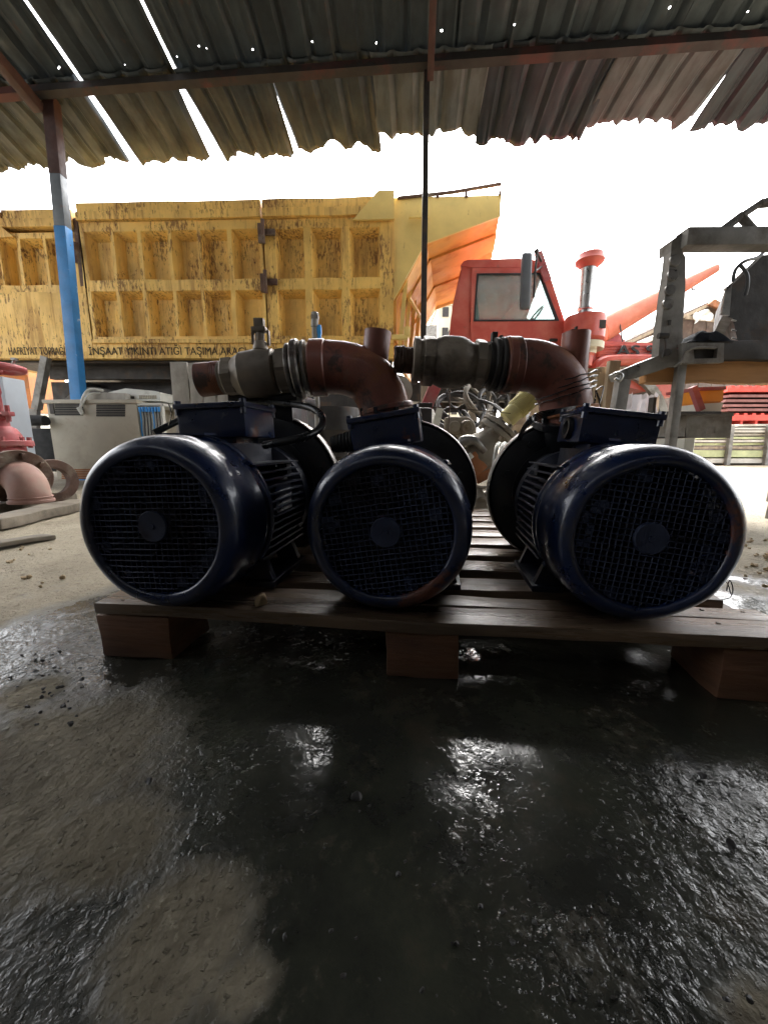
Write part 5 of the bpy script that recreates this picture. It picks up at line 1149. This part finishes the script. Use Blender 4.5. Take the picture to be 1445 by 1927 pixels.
MB().prism(pg([(1180, 693), (1205, 684), (1204, 698), (1182, 706)], YG - .004), (0, .004, 0)).build('patch_plate', M['paleblue'] if False else M['clamp'], SF)
# hooped upright with four round plates
mb = MB().prism(pg([(1263, 470), (1283, 458), (1284, 640), (1268, 662), (1250, 682), (1237, 680), (1240, 640)]), (0, .05, 0)); mb.prism(pg([(1284, 475), (1290, 485), (1288, 560), (1284, 615), (1276, 614)]), (0, .09, 0)); mb.sub(.08).jitter(.003, 10); up_ = mb.build('upright', M['grey'], SF)
for cx, cy in ((1271, 489), (1267, 517), (1262, 545), (1258, 571)):
    mb = MB().lathe([(0, 0), (.023, 0), (.026, .004), (.026, .010), (0, .010)], P(cx, cy, YG - .008), (0, 1, 0), 28); mb.build('round_plate', M['clamp'], up_)
MB().box(P(1259, 607, YG - .002), (.012, .006, .022)).build('slot_plate', M['darksteel'], up_); MB().cyl(P(1238, 632, YG - .02), P(1256, 632, YG - .02), .013).build('bolt', M['darksteel'], up_); MB().cyl(P(1254, 663, YG - .03), P(1256, 663, YG), .016).build('bolt', M['darksteel'], up_); mb = MB().tube(curve([P(1251, 636, YG - .02), P(1251, 655, YG - .02), P(1246, 672, YG - .02)], 5), .006, 8); mb.build('catch_hook', M['darksteel'], up_)
# top beam and tube handle
mb = MB().beam(P(1281, 452, YG), P(1480, 451, YG), .08, .075, (0, 0, 1), .006); mb.prism(pg([(1283, 438), (1263, 452), (1262, 474), (1284, 458)]), (0, .08, 0)); mb.build('top_beam', M['grey'], SF)
mb = MB().tube([P(1352, 438, YG), P(1392, 408, YG), P(1428, 384, YG), P(1440, 379, YG), P(1480, 382, YG)], .0145, 14); mb.tube([P(1394, 408, YG), P(1420, 438, YG)], .018, 12)
for k in range(14): q = P(1356, 435, YG).lerp(P(1396, 405, YG), k / 14); mb.cyl(q, q + (P(1396, 405, YG) - P(1356, 435, YG)).normalized() * .005, .0175, seg=14)
for k in range(14): q = P(1430, 383, YG).lerp(P(1470, 380, YG), k / 14); mb.cyl(q, q + Vector((.006, 0, 0)), .0185, seg=14)
mb.build('grab_handle', M['grey'], SF)
# hopper: dark skip with a lighter lip and tube loop
mb = MB(); Yh = YG + .12
mb.prism([P(a, b, Yh) for a, b in ((1432, 478), (1366, 540), (1358, 592), (1378, 598), (1388, 642), (1600, 645), (1600, 470))], (.30, .42, 0)); mb.sub(.12).jitter(.006, 6); hop = mb.build('hopper', M['darksteel'], SF)
mb = MB().prism([P(a, b, Yh - .012) for a, b in ((1366, 540), (1377, 534), (1372, 594), (1357, 592))], (0, .01, 0)); mb.prism([P(a, b, Yh - .012) for a, b in ((1433, 476), (1366, 541), (1368, 545), (1436, 480))], (0, .02, 0)); mb.build('hopper_lip', M['clamp'], hop)
mb = MB().tube(curve([P(1378, 530, Yh - .03), P(1383, 508, Yh - .04), P(1400, 492, Yh - .05), P(1425, 484, Yh - .03), P(1440, 470, Yh - .02)], 8), .008, 10); mb.tube(curve([P(1391, 498, Yh - .05), P(1404, 515, Yh - .05), P(1406, 535, Yh - .04), P(1402, 555, Yh - .02)], 8), .008, 10); mb.build('hose_loop', M['mirror'], SF)
mb = MB()
for y in (602, 621, 636): mb.tube([P(1376, y, Yh - .01), P(1384, y + 2, Yh - .01)], .004, 6)
mb.build('hinge_pins', M['chrome'], hop)
# table rail and dirty tray below it
mb = MB().beam(P(1298, 660, YG + .02), P(1600, 664, YG + .02), .06, .085, (0, 0, 1), .004); mb.sub(.05).jitter(.008, 18); mb.bx((P(1388, 640, Yh).x, YG + .02, P(722, 646, YG).z), (P(1600, 640, Yh).x, YG + .6, P(722, 640, YG).z)); mb.build('table_rail', M['darksteel'], SF)
mb = MB().prismh(pg([(1284, 645), (1362, 645), (1361, 682), (1284, 684)], YG - .03), pg([(1304, 656), (1350, 654), (1348, 674), (1306, 675)], YG - .03), (0, .03, 0)); mb.build('slotted_bracket', M['grey'], SF)
mb = MB().tube(curve([P(1268, 690, YG - .03), P(1282, 680, YG - .04), P(1290, 662, YG - .04), P(1310, 654, YG - .04), P(1345, 655, YG - .04)], 6), .006, 8); mb.build('bent_rod', M['grey'], SF)
zt2, zb2 = P(722, 676, YG).z, P(722, 700, YG).z
mb = MB().prism([Vector((P(1225, 700, YG).x, YG + .03, P(722, 698, YG).z)), Vector((P(1300, 700, YG).x, YG + .03, zt2)), Vector((P(1620, 700, YG).x, YG + .03, zt2)), Vector((P(1620, 700, YG).x, YG + .03, P(722, 722, YG).z)), Vector((P(1225, 700, YG).x, YG + .03, P(722, 716, YG).z))], (0, .06, 0)); mb.sub(.09).jitter(.010, 8); mb.build('timber_board', M['woody'], SF)
MB().bx((P(1270, 760, YG).x, YG + .04, P(722, 776, 2.05).z - .012), (P(1372, 760, YG).x, YG + .5, P(722, 776, 2.05).z)).build('tub_shelf', M['darksteel'], SF)
MB().bx((P(1270, 760, YG).x, YG + .16, P(722, 776, 2.05).z), (P(1276, 760, YG).x, YG + .2, .64)).build('shelf_hanger', M['darksteel'], SF)
# cloth on the table
q = P(1338, 634, YG - .01); zc = P(722, 645, YG).z
mb = MB(); n = 22
g = [[None] * (n + 1) for _ in range(n + 1)]
for i in range(n + 1):
    for j in range(n + 1):
        u, v = i / n * 2 - 1, j / n * 2 - 1
        h = .058 * max(0, 1 - (abs(u) ** 3)) * max(0, 1 - abs(v) ** 4) * (.45 + .55 * min(1, (u + 1.25))) + noise.noise(Vector((u * 3, v * 3, 4))) * .014 * (1 - u * u)
        g[i][j] = mb._v((q.x + u * .105, YG + .05 + v * .07, zc + .002 + max(0, h)))
for i in range(n):
    for j in range(n): mb.bm.faces.new((g[i][j], g[i + 1][j], g[i + 1][j + 1], g[i][j + 1]))
bmesh.ops.solidify(mb.bm, geom=list(mb.bm.faces), thickness=.004)
centred(mb, 'rag', M['cloth'], 'crumpled dark navy cloth lying on the steel frame', 'cloth')
# tubs on the shelf
def tub(pts, Y0, dep, m, name, label, cat, hole=None):
    mb = MB(); pts3 = [P(a, b, Y0) for a, b in pts]
    if hole: mb.prismh(pts3, [P(a, b, Y0) for a, b in hole], (0, .012, 0)); mb.prism([p + Vector((0, .012, 0)) for p in pts3[:2]] + [p + Vector((0, .012, 0)) for p in (P(pts[1][0], pts[1][1] + 3, Y0), P(pts[0][0], pts[0][1] + 3, Y0))], (0, dep, 0))
    else: mb.prism(pts3, (0, dep, 0))
    es = [e for e in mb.bm.edges]; bmesh.ops.bevel(mb.bm, geom=es, offset=.006, segments=2, affect='EDGES')
    o = centred(mb, name, M[m], label, cat); return o
ta = empty('plastic_tub', P(1335, 775, 2.2), 'orange plastic tub with a dirty white base on the frame shelf', 'tub')
mb = MB().prism([P(a, b, 2.2) for a, b in ((1308, 733), (1364, 731), (1361, 757), (1315, 760))], (0, .20, 0)); bmesh.ops.bevel(mb.bm, geom=list(mb.bm.edges), offset=.008, segments=2, affect='EDGES'); mb.build('tub_side', M['tuborange'], ta)
mb = MB().prism([P(a, b, 2.2) for a, b in ((1315, 760), (1361, 757), (1355, 774), (1320, 775))], (0, .20, 0)); mb.build('tub_base', M['white'], ta)
mb = MB().prism([P(a, b, 2.19) for a, b in ((1306, 729), (1366, 727), (1366, 733), (1307, 735))], (0, .22, 0)); mb.build('tub_rim', M['redd'], ta)
MB().beam(P(1318, 772, 2.15), P(1302, 728, 2.15), .03, .03, (0, 1, 0)).build('tub_handle', M['redd'], ta)
tg = empty('grey_bin', P(1335, 822, 2.12), 'dusty grey plastic bin with a bright hand hole in its side', 'bin')
Y0 = 2.12
mb = MB().prismh([P(a, b, Y0) for a, b in ((1292, 780), (1378, 777), (1373, 824), (1292, 824))], [P(a, b, Y0) for a, b in ((1330, 803), (1346, 801), (1345, 815), (1328, 816))], (0, .008, 0))
mb.prism([P(a, b, Y0 - .006) for a, b in ((1291, 778), (1380, 775), (1380, 783), (1291, 785))], (0, .014, 0))
for px in (1292, 1374): mb.bx((P(px, 800, Y0).x, Y0 + .008, P(722, 824, Y0).z), (P(px, 800, Y0).x + .008, Y0 + .26, P(722, 780, Y0).z))
mb.bx((P(1292, 800, Y0).x, Y0 + .008, P(722, 824, Y0).z), (P(1374, 800, Y0).x, Y0 + .26, P(722, 824, Y0).z + .008)); mb.build('bin_shell', M['grey'], tg)
mb = MB().bx((P(1288, 830, Y0).x, Y0, .0), (P(1306, 830, Y0).x, Y0 + .22, P(722, 825, Y0).z)); centred(mb, 'bin_stand', M['white'], 'pale block supporting the grey bin beside the frame leg', 'block')
# timber posts and plastic sheeted crate behind the right elbow
TP = empty('timber_crate', (P(1150, 860, 2.5).x, 2.6, 0), 'timber crate of upright boards wrapped in grey plastic sheet', 'crate')
for i, (a, b, t, Yq, m) in enumerate(((1140, 1161, 678, 2.5, 'wood'), (1120, 1142, 690, 2.56, 'wood'), (1161, 1172, 690, 2.6, 'wood'), (1093, 1122, 700, 2.6, 'wood'), (1228, 1240, 745, 2.6, 'palewood'), (1040, 1062, 760, 2.7, 'wood'))):
    mb = MB().bx((P(a, 750, Yq).x, Yq, 0), (P(b, 750, Yq).x, Yq + .04, P(722, t, Yq).z), .004); mb.sub(.15).jitter(.006, 6, i); mb.build('board', M[m], TP)
mb = MB().bx((P(1096, 700, 2.48).x, 2.46, P(722, 702, 2.48).z), (P(1128, 700, 2.48).x, 2.52, P(722, 694, 2.48).z)); mb.build('cross_piece', M['wood'], TP); mb = MB().beam(P(1030, 800, 2.62), P(1140, 790, 2.62), .05, .08, (0, 1, 0)); mb.build('cross_piece', M['wood'], TP)
mb = MB(); n = 20
g = [[mb._v(Vector((P(1168, 750, 2.55).x + (P(1238, 750, 2.55).x - P(1168, 750, 2.55).x) * i / n, 2.55 + noise.noise(Vector((i * .35, j * .35, 2))) * .05, .1 + (P(722, 742, 2.55).z - .1) * j / n + noise.noise(Vector((i * .5, 0, 7))) * .03 * j / n))) for j in range(n + 1)] for i in range(n + 1)]
for i in range(n):
    for j in range(n): mb.bm.faces.new((g[i][j], g[i + 1][j], g[i + 1][j + 1], g[i][j + 1]))
bmesh.ops.solidify(mb.bm, geom=list(mb.bm.faces), thickness=.002); mb.build('plastic_sheet', M['plasticbag'], TP)

# ================================================================ SMALL THINGS
mb = MB(); bmesh.ops.create_icosphere(mb.bm, subdivisions=3, radius=.011, matrix=Matrix.Translation(PZ(491, 1137, .105) + Vector((0, 0, .008)))); mb.jitter(.008, 60, 2); centred(mb, 'stone', M['stone'], 'small pale stone lying on the front pallet board', 'stone')
def clump(px, py, r, m, lab, grp, z=0.0, flat=.6, seed=0, n=1):
    c = PZ(px, py, z); mb = MB(); bmesh.ops.create_icosphere(mb.bm, subdivisions=2, radius=1, matrix=Matrix.Translation(c + Vector((0, 0, r * flat * .35))) @ Matrix.Diagonal((r, r * .8, r * flat, 1)))
    mb.jitter(r * .7, .8 / r, seed); return centred(mb, 'clod' if m != 'stone' else 'pebble', M[m], lab, 'clod' if m != 'stone' else 'pebble', grp)
rd = random.Random(12)
big = [(672, 1500, .006, 'lone dark clod on the wet floor below the middle block'), (280, 1472, .005, 'black clod at the edge of the dry patch, lower left'), (1375, 1592, .005, 'round black clod on the wet floor near the right edge'), (1322, 1462, .005, 'dark crumb below the right pallet block'), (135, 1362, .005, 'dark clod in the drip trail left of the pallet block')]
for i, (a, b, r, lab) in enumerate(big): clump(a, b, r, 'clod', lab, None, seed=i)
for i in range(46):
    a = rd.gauss(90, 48); b = rd.gauss(1265, 42)
    if a > 172 or a < 0 or b < 1170: continue
    clump(a, b, rd.uniform(.0012, .0042), 'clod', 'tiny black oily crumb scattered left of the pallet', 'oily crumbs left of the pallet', seed=i + 10)
for i in range(70):
    a = rd.uniform(520, 1440); b = rd.uniform(1430, 1900)
    clump(a, b, rd.uniform(.0010, .0026), 'clod', 'tiny pebble stuck in the wet floor in front of the pallet', 'pebbles in the wet floor', seed=i + 90)
for i in range(30):
    a = rd.choice([rd.uniform(0, 150), rd.uniform(1395, 1445)]); b = rd.uniform(1010, 1110)
    clump(a, b, rd.uniform(.004, .010), 'stone', 'small pebble on the dry dirt beside the pallet', 'pebbles on the dry dirt', seed=i + 200)


U1.scale = (1.055, 1.055, 1.055)      # the leftmost pump is a frame size larger
